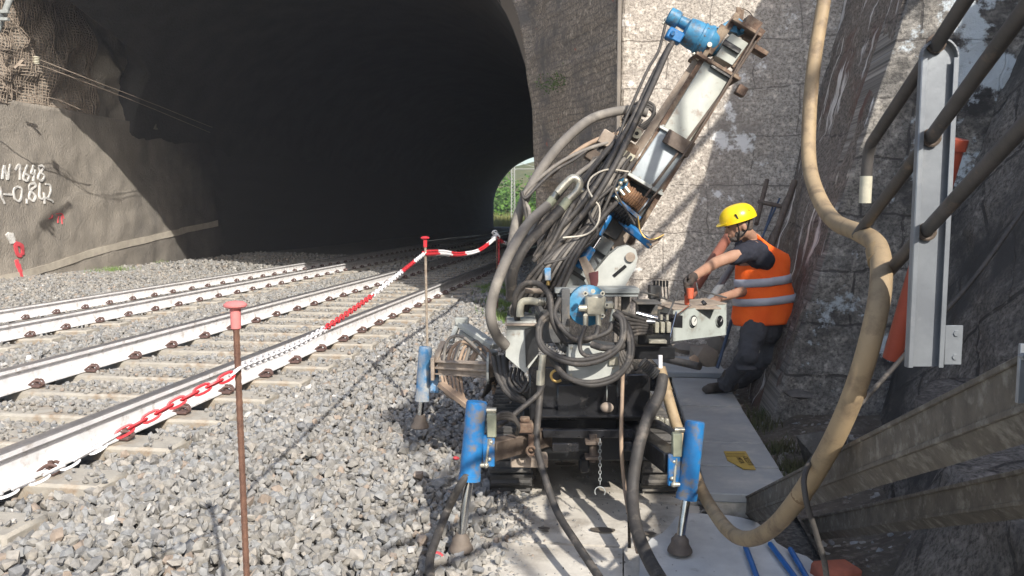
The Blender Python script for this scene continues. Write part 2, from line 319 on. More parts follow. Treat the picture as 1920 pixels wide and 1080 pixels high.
    def build(s,name,m,parent=None,label=None,cat=None,group=None,kind=None,uv=None):
        me=bpy.data.meshes.new(name)
        base=wloc(parent) if parent is not None else None
        if base is None:
            if s.v:
                a=np.array(s.v); base=Vector(((a[:,0].min()+a[:,0].max())/2,(a[:,1].min()+a[:,1].max())/2,a[:,2].min())) 
            if kind=='structure' or uv=='world': base=Vector((0,0,0))
        me.from_pydata([tuple(Vector(v)-base) for v in s.v],[],s.f)
        for x in (m if isinstance(m,(list,tuple)) else [m]): me.materials.append(MT[x] if isinstance(x,str) else x)
        me.polygons.foreach_set('material_index',s.mi); me.polygons.foreach_set('use_smooth',s.sm)
        bm=bmesh.new(); bm.from_mesh(me); bmesh.ops.recalc_face_normals(bm,faces=bm.faces); bm.to_mesh(me); bm.free()
        me.set_sharp_from_angle(angle=.75)
        o=bpy.data.objects.new(name,me); C.objects.link(o)
        if parent is not None: o.parent=parent
        else: o.location=base
        tag(o,label,cat,group,kind); return o
def grid_obj(name,fn,us,vs,m,parent=None,uvf=None,thick=None,**kw):
    """surface fn(u,v)->xyz sampled on a grid; thick = vector to close it into a slab"""
    nu,nv=len(us),len(vs); V=[fn(u,v) for v in vs for u in us]; F=[(j*nu+i,j*nu+i+1,(j+1)*nu+i+1,(j+1)*nu+i) for j in range(nv-1) for i in range(nu-1)]
    n0=len(V); U=[uvf(u,v) if uvf else (u,v) for v in vs for u in us]
    if thick is not None:
        T=Vector(thick); rim=[i for i in range(nu)]+[j*nu+nu-1 for j in range(1,nv)]+[(nv-1)*nu+i for i in range(nu-2,-1,-1)]+[j*nu for j in range(nv-2,0,-1)]
        k=len(V); V+=[tuple(Vector(V[i])+T) for i in rim]; U+=[U[i] for i in rim]; L=len(rim)
        for i in range(L): F.append((rim[i],k+i,k+(i+1)%L,rim[(i+1)%L]))
        F.append(tuple(range(k+L-1,k-1,-1)))
    me=bpy.data.meshes.new(name); me.from_pydata([tuple(v) for v in V],[],F)
    for x in (m if isinstance(m,(list,tuple)) else [m]): me.materials.append(MT[x])
    uvl=me.uv_layers.new(name='UV'); 
    for p in me.polygons:
        p.use_smooth=len(p.vertices)==4 and max(p.vertices)<n0
        for li,vi in zip(p.loop_indices,p.vertices): uvl.data[li].uv=U[vi]
    bm=bmesh.new(); bm.from_mesh(me); bmesh.ops.recalc_face_normals(bm,faces=bm.faces); bm.to_mesh(me); bm.free()
    o=bpy.data.objects.new(name,me); C.objects.link(o)
    if parent is not None: o.parent=parent
    tag(o,kw.get('label'),kw.get('cat'),kw.get('group'),kw.get('kind')); return o
def nz(x,y,z=0,s=1.0): return noise.fractal(Vector((x*s,y*s,z*s)),1.0,2.0,5)
def hills(x,y,z=0,s=1): return noise.noise(Vector((x*s,y*s,z*s)))
lin=lambda a,b,n:[a+(b-a)*i/(n-1) for i in range(n)]
def sstep(a,b,x): t=min(1,max(0,(x-a)/(b-a))); return t*t*(3-2*t)
# ================================================================= SETTING
def toe(y): return -.62-.13*math.sin(y*1.3)
def G(x,y):   # ground height
    if x>toe(y)+.02: 
        z=0.0
        if x>.97: z=.10*sstep(.97,1.5,x)+.03*hills(x,y,0,4)
        return z
    z=.27*sstep(toe(y),-2.15,x)
    if -13<x<-5.6: z-=.055*sstep(-5.2,-6.2,x)+.045*sstep(-6.6,-7.9,x)
    for xc_ in(-3.655,-7.28):
        if abs(x-xc_)<1.5: z-=.03*sstep(1.5,1.2,abs(x-xc_))
    if x<-9: z+=.07*sstep(-9,-11.5,x)
    return z+.012*hills(x,y,0,2.1)
xs=[-400,-120,-40,-16]+lin(-13.2,-3,60)+lin(-2.9,2.2,60)+[3,6,20,80,400]; ys=[-60,-20,-6,-2]+lin(-1,10,90)+lin(10.4,34,60)+[45,60,75,82,100,160,400,900]
def gfn(x,y):
    if y>80 or x<-13.3 or x>2.5: return (x,y,(.2 if y<=80 else .2)-.02)
    return (x,y,G(x,y)-.02)
grid_obj('ground',gfn,xs,ys,'ballastbase',kind='structure')
# concrete path: separate cast slabs with open joints
px=M()
def slabpoly(x0,x1,y0,y1,z,t=.06,j=.012):
    n=8; top=[]
    for i in range(n+1): top.append((x0+(x1-x0)*i/n,y0+j*hills(i*.9,y0,3,2),0))
    for i in range(n+1): top.append((x1-(x1-x0)*i/n,y1+j*hills(i*.9,y1,7,2),0))
    px.prism([(a,b,z-t) for a,b,_ in top],(0,0,t))
slabpoly(-.58,.40,-2.0,1.5,.012); slabpoly(-.60,.024,1.52,3.70,.018); slabpoly(.030,.44,1.52,3.72,.014)
slabpoly(-.66,.05,3.74,4.36,.012); slabpoly(.065,.44,3.74,4.34,.008); slabpoly(-.70,.44,4.40,5.6,.004); slabpoly(-.70,.44,5.62,8.1,.012)
px.build('path','slab',kind='structure')
sl=M(); pts=[(-.72,-2),(-.60,-2),(-.60,4.3),(-.70,4.6),(-.82,4.4),(-.80,3.2)]
# white slurry spread
sy=[];n=40
for i in range(n):
    a=2*math.pi*i/n; r=1+.18*hills(math.cos(a)*1.7,math.sin(a)*1.7,4,1.6); sy.append((.50+.40*r*math.cos(a),3.35+.78*r*math.sin(a),.016))
M().prism(sy,(0,0,.008)).build('slurry_puddle','slurry',label='dried white cement slurry spread over the slab around the right foot',cat='slurry',kind='stuff')
# raised cable duct covers the worker stands on
dc=thing('cable_duct','raised row of grey concrete duct covers beside the drilling rig',"cable duct",(.7,5.8,0))
def ductcover(y0,y1,z,x0=.47,x1=.93): 
    m=M(); m.box(x0,x1,y0+.006,y1-.006,z-.05,z,.006); m.build('cover_slab','slabgrey',dc)
for a,b,z in((4.24,4.72,.118),(4.72,5.22,.122),(5.22,6.2,.120),(6.2,7.25,.126)): ductcover(a,b,z)
ductcover(7.27,8.1,.17,.30,.95)
M().box(.50,.90,4.26,8.1,-.02,.069,.004).build('duct_wall','slab',dc)
# ---- left wall, tunnel
XL=-12.5
def lw(y,z): return XL+.09*nz(y,z,0,.55)+.022*nz(y*1.0,z,5,2.6)-.05*max(0,z-1)*.5
def lwz(z): return z
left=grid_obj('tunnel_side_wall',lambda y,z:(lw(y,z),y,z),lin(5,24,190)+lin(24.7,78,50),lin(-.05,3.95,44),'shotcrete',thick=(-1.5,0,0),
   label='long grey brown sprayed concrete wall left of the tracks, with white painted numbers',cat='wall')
# rocky upper part carrying wire netting
def rk(y,z): return lw(y,3.95)-.12+.28*nz(y,z,9,.9)+.10*nz(y,z,3,3.2)-.05*(z-3.9)
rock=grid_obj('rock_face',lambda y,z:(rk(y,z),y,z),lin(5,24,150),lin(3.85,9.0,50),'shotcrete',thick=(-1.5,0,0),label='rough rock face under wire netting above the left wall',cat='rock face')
net=M(); ny=lin(12.6,18.3,88); nzv=lin(3.9,7.3,54)
def nrib(a,b,wd=.008):
    d=(Vector(b)-Vector(a)).normalized(); s_,u_,_=frame(d,Vector((1,0,0))); A=Vector(a);B=Vector(b); q=u_*0+Vector((.006,0,0)); k=d.cross(Vector((1,0,0))).normalized()*wd
    net.hexa([A-k-q,A+k-q,A+k+q,A-k+q,B-k-q,B+k-q,B+k+q,B-k+q])
def npnt(y,z): return (rk(y,z)+.05+.03*math.sin(y*3)*math.sin(z*4),y+.02*math.sin(z*5),z+.03*math.sin(y*4)+(.12*hills(y,0,2,1.5) if z<4.0 else 0))
for y in ny:
    for a,b in zip(nzv[:-1:2],nzv[2::2]): nrib(npnt(y,a),npnt(y,b))
for z in nzv:
    for a,b in zip(ny[:-1:2],ny[2::2]): nrib(npnt(a,z),npnt(b,z))
net.build('wire_netting','dusty',label='rusty square wire netting hung on the rock above the left wall',cat='netting')
# painted marks on the wall (ribbons lying on its surface)
def mark(name,strokes,m,wd,cx,label=None,thick=.010):
    mm=M()
    for st in strokes:
        pts=catmull([Vector((0,p[0],p[1])) for p in st],5) if len(st)>2 else [Vector((0,p[0],p[1])) for p in st]
        if len(pts)==2: pts=[pts[0].lerp(pts[1],i/6) for i in range(7)]
        L=[]
        for i,p in enumerate(pts):
            d=pts[min(i+1,len(pts)-1)]-pts[max(0,i-1)]; d.normalize(); nrm=Vector((0,-d.z,d.y)); ww=wd*(.85+.3*random.random())
            L.append([p+nrm*ww,p-nrm*ww])
        vs=[];
        for a,b in L:
            for q in(a,b): x=lw(q.y,q.z); vs.append((x+.022,q.y,q.z)); vs.append((x-.02,q.y,q.z))
        fs=[]
        for i in range(len(L)-1):
            k=i*4; fs+=[(k,k+2,k+6,k+4),(k+1,k+5,k+7,k+3),(k,k+4,k+5,k+1),(k+2,k+3,k+7,k+6)]
        fs+=[(0,1,3,2),(len(vs)-4,len(vs)-2,len(vs)-1,len(vs)-3)]
        mm.add(vs,fs)
    o=mm.build(name,m,cx); 
    if label: o['label']=label
def onwall(x,y):
    r=P(x,y,1)-_C; t=(XL)/r.x; p=_C+r*t; return (p.y,p.z)
def W(*l): return [onwall(a,b) for a,b in l]
mark('painted_numbers',[W((-8,318),(-2,322),(0,334),(-6,340)),W((6,336),(8,310)),W((8,310),(15,337)),W((15,337),(20,308)),W((29,319),(37,309),(38,337)),
  W((52,309),(45,325),(44,336),(51,339),(54,330),(47,326)),W((63,310),(58,325),(66,326)),W((66,318),(62,340)),W((80,310),(74,313),(76,322),(83,331),(78,339),(71,334),(76,323),(83,315),(80,310)),
  W((-6,345),(0,352),(3,368),(10,382)),W((8,364),(24,365)),W((34,350),(27,356),(28,372),(36,377),(42,368),(41,354),(34,350)),W((52,373),(50,382)),
  W((64,343),(56,347),(57,356),(66,367),(62,377),(56,370),(60,356),(67,349),(64,343)),W((75,343),(73,371),(84,371)),W((81,361),(81,382)),W((86,345),(95,347),(96,358),(90,370),(86,372),(99,377),(99,380))],
  'paintwhite',.020,left,'two rows of white hand painted numbers')
mark('painted_square',[W((12,438),(22,455)),W((16,438),(25,455)),W((20,438),(24,450))],'paintwhite',.045,left)
mark('painted_dash',[W((26,455),(40,462),(44,478)),W((27,458),(34,478),(42,478)),W((31,487),(38,520)),W((35,495),(38,520))],'paintred',.04,left,'red sprayed mark below the white square')
mark('painted_tick',[W((93,410),(98,408),(99,403)),W((107,401),(118,401),(122,410)),W((112,405),(110,418)),W((118,405),(118,420))],'paintred',.008,left)
def band():
    pts=[onwall(a,b) for a,b in((-40,536),(0,526),(100,499),(190,470),(290,445),(340,433),(420,415),(500,394),(590,366))]; pts=catmull([Vector((0,*p)) for p in pts],6)
    mm=M(); vs=[]
    for i,p in enumerate(pts):
        if p.y>23.7: continue
        h=.085+.02*hills(p.y,0,0,3)
        for dz,dx in((h,.022),(-h,.022),(-h,-.03),(h,-.03)): vs.append((lw(p.y,p.z+dz)+dx,p.y,p.z+dz+.02*hills(p.y,dz,1,2)))
    n=len(vs)//4; fs=[(i*4+a,i*4+(a+1)%4,i*4+4+(a+1)%4,i*4+4+a) for i in range(n-1) for a in range(4)]+[(0,1,2,3),(n*4-4,n*4-3,n*4-2,n*4-1)]
    mm.add(vs,fs); mm.build('mortar_band','palestripe',left)
band()
# tunnel barrel
CXT=-6.95; RT=5.85; ZS=2.2; RV=5.2
def arch(k):  # k 0..1 from right foot over crown to left foot
    hl=ZS+.1; tot=2*hl+math.pi*RT; s=k*tot
    if s<hl: return (CXT+RT,-.1+s,0)
    if s>tot-hl: return (CXT-RT,-.1+tot-s,0)
    a=(s-hl)/RT; return (CXT+RT*math.cos(a),ZS+RV*math.sin(a),a)
def ypor(x): return 10.50+2.0*min(.65,-1.10-x)+.27*max(0,-1.75-x)
bar=[]; ks=lin(0,1,61); ysn=lin(0,1,60)
def barrel(k,t):
    x,z,a=arch(k); y0=ypor(x)+4.6*sstep(2.28,2.55,a if a else (9 if k>.5 else 0)); y=y0+(80-y0)*(t**1.5); n=.06*hills(y*.6,k*14,2,1) if t>.01 else .05*hills(k*60,0,1,1); return (x+n*math.cos(a),y,z+n*math.sin(a))
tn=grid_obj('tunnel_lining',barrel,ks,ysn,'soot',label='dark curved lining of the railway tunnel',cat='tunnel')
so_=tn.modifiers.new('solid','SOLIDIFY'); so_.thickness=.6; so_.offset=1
# headwall over the arch mouth, one thick piece
hw=M(); ring=[arch(k)[:2] for k in lin(0.0,.695,50)]
outer=[]
for (x,z) in ring:
    dx,dz=x-CXT,z-(ZS-.2); m_=max(abs(dx)/(RT+1.8),abs(dz)/(9.3-ZS),1e-3); outer.append((CXT+dx/m_ if m_ else x,max(-.1,ZS-.2+dz/m_)))
V=[];Fh=[]
for (x,z),(X,Z) in zip(ring,outer):
    if X>-.9 and True: X=min(X,-.9)
    for a,b in((x,z),(X,Z)):
        V.append((a,ypor(a),b)); V.append((a,ypor(a)+.9,b))
for i in range(len(ring)-1):
    k=i*4; Fh+=[(k,k+2,k+6,k+4),(k+1,k+5,k+7,k+3),(k,k+4,k+5,k+1),(k+2,k+3,k+7,k+6)]
hw.add(V,Fh); hw.build('portal_headwall','brick',label='dark masonry headwall over the tunnel mouth',cat='wall')
# brick pier between the mouth and the stone wall: splayed reveal
def pierfn(s,z):
    # s 0 at right edge, 1 at arch edge
    xe=CXT+math.sqrt(max(RT*RT-max(0,z-ZS)**2,.01)) ; bul=.05*math.sin(z*1.7)+.05*hills(z,0,3,2.2); xe+=bul*.6
    x=-.06+(xe-(-.06))*s; y=8.16+(-.06-x)*2.0
    d=.05*nz(x*2+y,z,2,1.3)+.016*nz(x*2+y,z,8,6)-.10*sstep(.55,.8,s)*sstep(.1,.5,hills(s*2,z,1,.9))
    return (x-d*.89*sstep(1,.93,s),y-d*.46,z)
grid_obj('brick_pier',pierfn,lin(0,1,70),lin(-.1,5.6,130),'brick',uvf=lambda s,z:(s*3.3,z),thick=(.9,1.6,0),label='worn brown brick pier on the right side of the tunnel mouth',cat='pier')
M().box(-.065,-.025,8.06,8.155,0,6,.008).build('corner_strip','boulder',label='narrow grey stone strip up the edge of the brick pier',cat='corner strip')
# stone walls on the right
P1=grid_obj('portal_wing_wall',lambda x,z:(x,8.2+.035*nz(x,z,1,1.7),z),lin(-.02,2.9,90),lin(-.1,6.0,120),'stoneP1',thick=(0,1.2,0),label='sunlit pale stone block wall behind the drill mast',cat='wall')
bt=thing('stone_buttress','stone buttress with white streaks on its side, behind the orange vested man','buttress',(1.6,6.6,0))
def bside(y,z):
    d=.05*nz(y,z,3,1.4)+.02*nz(y*1,z,8,4)
    return (1.10+.28*z-d,y-.02,z)
def rel(fn,o): 
    b=Vector(o.location); return lambda u,v: tuple(Vector(fn(u,v))-b)
grid_obj('side_face',rel(bside,bt),lin(6.12,8.3,60),lin(-.1,5.4,90),'stoneP2',parent=bt,uvf=lambda y,z:(y,z),thick=(.9,0,0))
def bfront(x,z):
    a=1.10+.28*z; X=a+(x)*(2.0+.10*z); d=.035*nz(X,z,3,1.6)+.022*nz(X,z,8,5)
    return (X,6.04-d,z)
grid_obj('front_face',rel(bfront,bt),lin(0,1,90),lin(-.1,5.4,110),'stoneP3',parent=bt,uvf=lambda s,z:(s*2.2+.25*z,z),thick=(0,.5,0))
def rw(y,z):
    d=.05*nz(y,z,3,.9)+.03*nz(y,z,8,3.2)+.012*nz(y,z,5,9)
    return (1.82+.33*z-d,y,z)
HW=4.02
grid_obj('retaining_wall',rw,lin(-6,6.12,240),lin(-.1,HW,90),'stoneP4',uvf=lambda y,z:(y,z),thick=(1.5,0,0),label='dark leaning stone retaining wall at the right beside the camera',cat='retaining wall')
def plf(y,z): 
    t=sstep(0,.62,z); d=.06*nz(y,z,2,1.1)+.03*nz(y,z,6,4); return (1.40+.16*t-d+.25*sstep(4.3,5,y)-.30*sstep(4.0,3.2,y),y,z)
pl=M()
grid_obj('wall_footing',lambda y,u:(plf(y,u*.62) if u<=1 else (plf(y,.62)[0]+(u-1)*.6,y,.62+.03*nz(y,u,1,2)+(u-1)*.05)),lin(-3,4.9,150),lin(0,1,14)+lin(1.1,2,8),'stoneP4',uvf=lambda y,u:(y,u*.62+.3),thick=(.5,0,-.1),label='dark rough stone footing under the staircase beams',cat='footing')
# bank above the wall and hill over the tunnel (structure)
def bank(x,y): return (x,y,HW-.15+.25*max(0,x-3.4)+.1*hills(x,y,0,.5))
grid_obj('bank',bank,lin(3.2,40,30),lin(-30,40,40),'earth',kind='structure')
grid_obj('hill_over_tunnel',lambda x,y:(x,y,(10.6 if x<.3 else 6.2)+.3*hills(x,y,0,.3)),lin(-30,3.0,24)+[3.4,10,30],lin(12.5,79,40),'earth',kind='structure')
# ---- landscape beyond the tunnel
def fh(x,y): return .2+11*sstep(92,150,y+.8*(x+8))+3*hills(x,y,0,.05)*sstep(95,130,y)
grid_obj('far_hillside',lambda x,y:(x,y,fh(x,y)-.35),lin(-90,60,60),lin(84,170,50),'earth',kind='structure')
def leafcloud(mm,cx,cy,cz,rx,ry,rz,n,sz,flat=.5):
    for _ in range(n):
        while True:
            a,b,c=[random.uniform(-1,1) for _ in range(3)]; q=a*a+b*b+c*c
            if .15<q<1 : break
        o=Vector((cx+a*rx,cy+b*ry,cz+c*rz)); d=Vector((random.gauss(0,1),random.gauss(0,1),random.gauss(0,1))).normalized(); s_,u_,_=frame(d); s_*=sz*random.uniform(.6,1.3); u_*=sz*random.uniform(.4,.9)
        mm.add([o-s_,o-u_,o+s_,o+u_+d*sz*.3],[(0,1,2,3)])
fm=M()
for i in range(34):
    x=random.uniform(-24,6); y=random.uniform(98,128); 
    leafcloud(fm,x,y,fh(x,y)+1.0,2.6,2.0,1.7+random.random(),230,.26)
fm.build('thicket','leafbright',label='bright green thicket on the slope beyond the far tunnel mouth',cat='thicket',kind='stuff')
gm=M()
for i in range(9000):
    x=random.uniform(-16,-3); y=random.uniform(84,99); z=fh(x,y)-.35; h=random.uniform(.5,1.5)*(1 if y<95 else 1.4); a=random.uniform(0,6.28); d=Vector((math.cos(a),math.sin(a),0))*.05; t=Vector((random.gauss(0,.15),random.gauss(0,.15),h))
    o=Vector((x,y,z)); gm.add([o-d,o+d,o+t],[(0,1,2)])
gm.build('tall_grass','drygrass',label='tall yellow green grass beyond the far tunnel mouth',cat='grass',kind='stuff')
mast=thing('catenary_mast','pale lattice railway mast seen through the far tunnel mouth','catenary mast',(-12.3,91,.2))
def lt(a,b,r=.05): mm_.cyl(a,b,r,n=6)
mm_=M()
for s_ in(-.22,.22): lt((-12.3+s_,91,0),(-12.3+s_*.7,91,7.6),.07)
for i in range(18):
    z=.3+i*.4; lt((-12.3-.2,91,z),(-12.3+.2,91,z+.2),.03); lt((-12.3+.2,91,z+.2),(-12.3-.2,91,z+.4),.03)
mm_.build('lattice_post','lightgrey',mast)
mm_=M(); lt((-12.3,91,6.6),(-8.2,91,6.6),.06); lt((-12.3,91,7.5),(-9,91,6.6),.03); mm_.build('cantilever_arm','lightgrey',mast)
# ================================================================= TRACKS
PROF=[(-.075,0),(.075,0),(.075,.011),(.012,.028),(.0085,.050),(.0085,.125),(.015,.133),(.036,.139),(.036,.163),(.030,.170),(.012,.172),(-.012,.172),(-.030,.170),(-.036,.163),(-.036,.139),(-.015,.133),(-.0085,.125),(-.0085,.050),(-.012,.028),(-.075,.011)]
def railmesh(name):
    m=M(); n=len(PROF); ysr=[-3,0,3,6,10,15,25,80]
    V=[(x,y,z) for y in ysr for x,z in PROF]; m.v+=V
    for j in range(len(ysr)-1):
        for i in range(n):
            i2=(i+1)%n; m.f.append((j*n+i,j*n+i2,(j+1)*n+i2,(j+1)*n+i)); z=(PROF[i][1]+PROF[i2][1])/2
            m.mi.append(1 if z>.165 else (0 if z>.1395 else 2 if z>.1325 else 0)); m.sm.append(False)
    m.f+= [tuple(range(n)),tuple(range(len(V)-n,len(V)))]; m.mi+=[0,0]; m.sm+=[False,False]
    me=bpy.data.meshes.new(name); me.from_pydata(m.v,[],m.f)
    for k in('whitepaint','railhead','headshade'): me.materials.append(MT[k])
    me.polygons.foreach_set('material_index',m.mi); return me
rme=railmesh('rail')
sm_=M(); sm_.box(-1.2,1.2,-.13,.13,-.17,0,.015); slme=sm_.build('tmp','sleeper').data; bpy.data.objects.remove(bpy.data.objects['tmp'])
for v in slme.vertices: v.co.z+=0
zmin=min(v.co.z for v in slme.vertices)
for v in slme.vertices: v.co.z+=-.17-zmin
cm=M()
for k in(-1,1):
    c=.03*k; cm.tube([(0.0,c,.012),(.03,c,.035),(.055,c*.9,.05),(.085,c*.6,.045),(.10,c*.2,.02),(.085,-c*.1,.012),(.05,0,.02)],.0085,6,4)
cm.obox((.05,0,.008),(.04,0,0),(0,.036,0),(0,0,.010),.004); cm.cyl((.05,0,.01),(.05,0,.062),.013,n=6)
_o=cm.build('tmp2','clip'); _me=_o.data; zo=_o.location.copy()
for v in _me.vertices: v.co+=zo
bpy.data.objects.remove(_o)
def track(xc,zh,tilt,y0,n,label):
    # origin at ground beneath centre line; rail tops at zh
    t=thing('railway_track',label,'railway track',(xc,0,zh-.172),'railway tracks running into the tunnel'); t.rotation_euler=(0,tilt,0)
    for s in(-1,1):
        r=bpy.data.objects.new('rail',rme); C.objects.link(r); r.parent=t; r.location=(s*.752,0,0)
    for i in range(n):
        o=bpy.data.objects.new('sleeper',slme); C.objects.link(o); o.parent=t; o.location=(random.uniform(-.015,.015),y0+.6*i,-.008); o.rotation_euler=(0,0,random.uniform(-.01,.01))
        for s in(-1,1):
            for q in(-1,1):
                c=bpy.data.objects.new('rail_clip',_me); C.objects.link(c); c.parent=o; c.location=(s*.752+q*.055,0,.010); c.rotation_euler=(0,0,0 if q>0 else math.pi)
track(-3.655,.48,0,.55,54,'nearer railway track with white painted rails, beside the gravel where the marker stands')
track(-7.28,.385,math.radians(-2.6),4.9,50,'farther railway track with white painted rails, next to the left wall')
# ================================================================= BALLAST (stuff)
def icos():
    t=(1+5**.5)/2; v=np.array([(-1,t,0),(1,t,0),(-1,-t,0),(1,-t,0),(0,-1,t),(0,1,t),(0,-1,-t),(0,1,-t),(t,0,-1),(t,0,1),(-t,0,-1),(-t,0,1)],float); v/=np.linalg.norm(v[0])
    f=np.array([(0,11,5),(0,5,1),(0,1,7),(0,7,10),(0,10,11),(1,5,9),(5,11,4),(11,10,2),(10,7,6),(7,1,8),(3,9,4),(3,4,2),(3,2,6),(3,6,8),(3,8,9),(4,9,5),(2,4,11),(6,2,10),(8,6,7),(9,8,1)]); return v,f
IV,IF=icos()
def stonevar(k):
    r=np.random.default_rng(100+k); v=IV.copy()
    for _ in range(7):   # cut flat facets
        n=r.normal(size=3); n/=np.linalg.norm(n); d=r.uniform(.45,.75); s=v@n; v-=np.outer(np.maximum(0,s-d),n)
    v+=r.normal(size=v.shape)*.10
    v*=np.array([1,r.uniform(.62,.95),r.uniform(.5,.8)]); return v/np.abs(v).max()
VAR=[stonevar(k) for k in range(16)]
def scatter(pos,size,name,m,label,cat):
    n=len(pos); var=rng.integers(0,16,n); q=rng.normal(size=(n,4)); q/=np.linalg.norm(q,axis=1)[:,None]; a,b,c,d=q.T
    Rm=np.stack([np.stack([1-2*(c*c+d*d),2*(b*c-a*d),2*(b*d+a*c)],-1),np.stack([2*(b*c+a*d),1-2*(b*b+d*d),2*(c*d-a*b)],-1),np.stack([2*(b*d-a*c),2*(c*d+a*b),1-2*(b*b+c*c)],-1)],1)
    base=np.stack(VAR)[var]*size[:,None,None]; V=np.einsum('nij,nkj->nki',Rm,base)+pos[:,None,:]
    F=IF[None]+ (np.arange(n)*12)[:,None,None]
    me=bpy.data.meshes.new(name); me.vertices.add(n*12); me.vertices.foreach_set('co',V.reshape(-1).astype(np.float32))
    nf=n*20; me.loops.add(nf*3); me.loops.foreach_set('vertex_index',F.reshape(-1).astype(np.int32)); me.polygons.add(nf); me.polygons.foreach_set('loop_start',np.arange(nf,dtype=np.int32)*3)
    me.polygons.foreach_set('use_smooth',[False]*nf); me.update(calc_edges=True); me.materials.append(MT[m]); o=bpy.data.objects.new(name,me); C.objects.link(o); tag(o,label,cat,None,'stuff'); return o
pos=[];size=[]
def inview(x,y):
    f=-x*math.sin(YAW)+y*math.cos(YAW)
    if f<1.2: return False
    l=x*math.cos(YAW)+y*math.sin(YAW); return abs(l)<.70*f+.35
def sleep_cov(x,y,xc,y0,n):
    if abs(x-xc)>1.2: return False
    k=round((y-y0)/.6)
    return 0<=k<n and abs(y-y0-.6*k)<.12
def rows(x0,x1,y0,y1,sp,sc,lift):
    for y in np.arange(y0,y1,sp):
        for x in np.arange(x0,x1,sp):
            X=x+random.uniform(-.5,.5)*sp; Y=y+random.uniform(-.5,.5)*sp
            if X>toe(Y)+.03 or not inview(X,Y): continue
            if abs(X+3.655)<.9 and abs(abs(X+3.655)-.752)<.085: continue
            if abs(X+7.28)<.9 and abs(abs(X+7.28)-.752)<.085: continue
            s_=sc*.93*random.choice([.55,.7,.85,.95,1.1,1.3])*random.uniform(.9,1.1)
            if sleep_cov(X,Y,-3.655,.55,54) or sleep_cov(X,Y,-7.28,4.9,50):
                e=min(abs(abs(X+3.655)-1.2),9)
                if random.random()>((.22 if X>-2.75 or X<-4.6 else .42) if abs(X+3.655)<1.3 else .3): continue
                if abs(abs(X+3.655)-.752)<.2 or abs(abs(X+7.28)-.752)<.2: continue
                s_*=.6; zz=.315
                if X<-5.5: zz=.235+.045*(X+7.28)
            else: zz=G(X,Y)+lift*random.uniform(-.2,1)
            if X>toe(Y)-.15: s_*=.75
            pos.append((X,Y,zz)); size.append(s_)
rows(-4.9,-.5,1.0,6.2,.036,.032,.02)
rows(-2.5,-.5,1.2,4.8,.048,.035,.045)
rows(-9.5,-4.9,2.5,6.2,.045,.034,.02)
rows(-12.4,-.5,6.2,11,.046,.033,.022)
rows(-12.45,-.9,11,18,.062,.040,.03)
rows(-12.4,-1.2,18,26,.12,.055,.03)
scatter(np.array(pos),np.array(size),'ballast','stone','grey and brown crushed stone ballast around the tracks','ballast')
# small debris on the path edge and soil
pos=[];size=[]
for _ in range(900):
    y=random.uniform(1.6,7.8); x=toe(y)+abs(random.gauss(0,.05)); pos.append((x,y,.012)); size.append(random.uniform(.006,.018))
for _ in range(1500):
    x=random.uniform(.96,1.6); y=random.uniform(3.2,7.9); pos.append((x,y,G(x,y)+.0)); size.append(random.choice([.008,.012,.02,.035]))
for _ in range(900):
    x=random.uniform(-.60,.45); y=random.uniform(1.8,7.8); pos.append((x,y,.02)); size.append(random.uniform(.003,.008))
for _ in range(300):
    x=random.uniform(.43,.52); y=random.uniform(4.2,7.8); pos.append((x,y,.01)); size.append(random.uniform(.006,.02))
scatter(np.array(pos),np.array(size),'rubble','stone','small loose stones and grit along the path edges','rubble')
grid_obj('soil',lambda x,y:(x,y,G(x,y)+.015+.025*nz(x,y,3,3.5)*sstep(.93,1.05,x)),lin(.93,2.0,40),lin(-1,8.2,150),'soil',kind='structure')
# grass clumps
def grassclump(pts,n,h,m,label,spread=.15):
    g=M()
    for _ in range(n):
        c=random.choice(pts); x=c[0]+random.gauss(0,spread); y=c[1]+random.gauss(0,spread); z=c[2] if len(c)>2 else G(x,y); hh=h*random.uniform(.4,1.2); a=random.uniform(0,6.28); d=Vector((math.cos(a),math.sin(a),0))*.004
        b=Vector((random.gauss(0,.35)*hh,random.gauss(0,.35)*hh,hh)); o=Vector((x,y,z)); q=o+b*.5+Vector((0,0,hh*.12))
        g.add([o-d,o+d,q+d*.8,q-d*.8,o+b],[(0,1,2,3),(3,2,4)])
    g.build('grass',m,label=label,cat='grass',kind='stuff')
grassclump([tuple(PZ(935,570,.1)[:2]),tuple(PZ(945,590,.1)[:2]),tuple(PZ(925,552,.15)[:2]),tuple(PZ(950,615,.05)[:2])],3200,.10,'grass','bright green weeds on the gravel behind the thick grey hose',.16)
grassclump([(1.04,6.0),(1.06,5.4),(1.1,6.3),(1.05,5.0),(1.12,4.9)],700,.10,'darkgrass','dark grass tuft between the duct covers and the wall',.07)
grassclump([tuple(PZ(215,504,.3)[:2]),tuple(PZ(283,490,.3)[:2]),tuple(PZ(200,506,.3)[:2])],500,.13,'grass','small weeds at the foot of the left wall',.2)
def hang(pts,n,label):
    g=M()
    for _ in range(n):
        c=Vector(random.choice(pts)); o=c+Vector((random.gauss(0,.06),random.gauss(0,.05),random.gauss(0,.05))); d=Vector((random.gauss(0,1),random.gauss(0,1),random.gauss(0,1))).normalized(); s_,u_,_=frame(d)
        g.add([o-s_*.012,o-u_*.008,o+s_*.012,o+u_*.008],[(0,1,2,3)])
    g.build('wall_weed','leaf',label=label,cat='weed',kind='stuff')
hang([P(1040,157,9.3),P(1018,158,9.5),P(1050,150,9.2)],260,'moss and weed tuft on the brick pier')
hang([P(1425,60,8.0),P(1428,95,8.0),P(1440,40,8.0),P(1425,205,8.0)],300,'small green plants growing out of the stone wall joint')
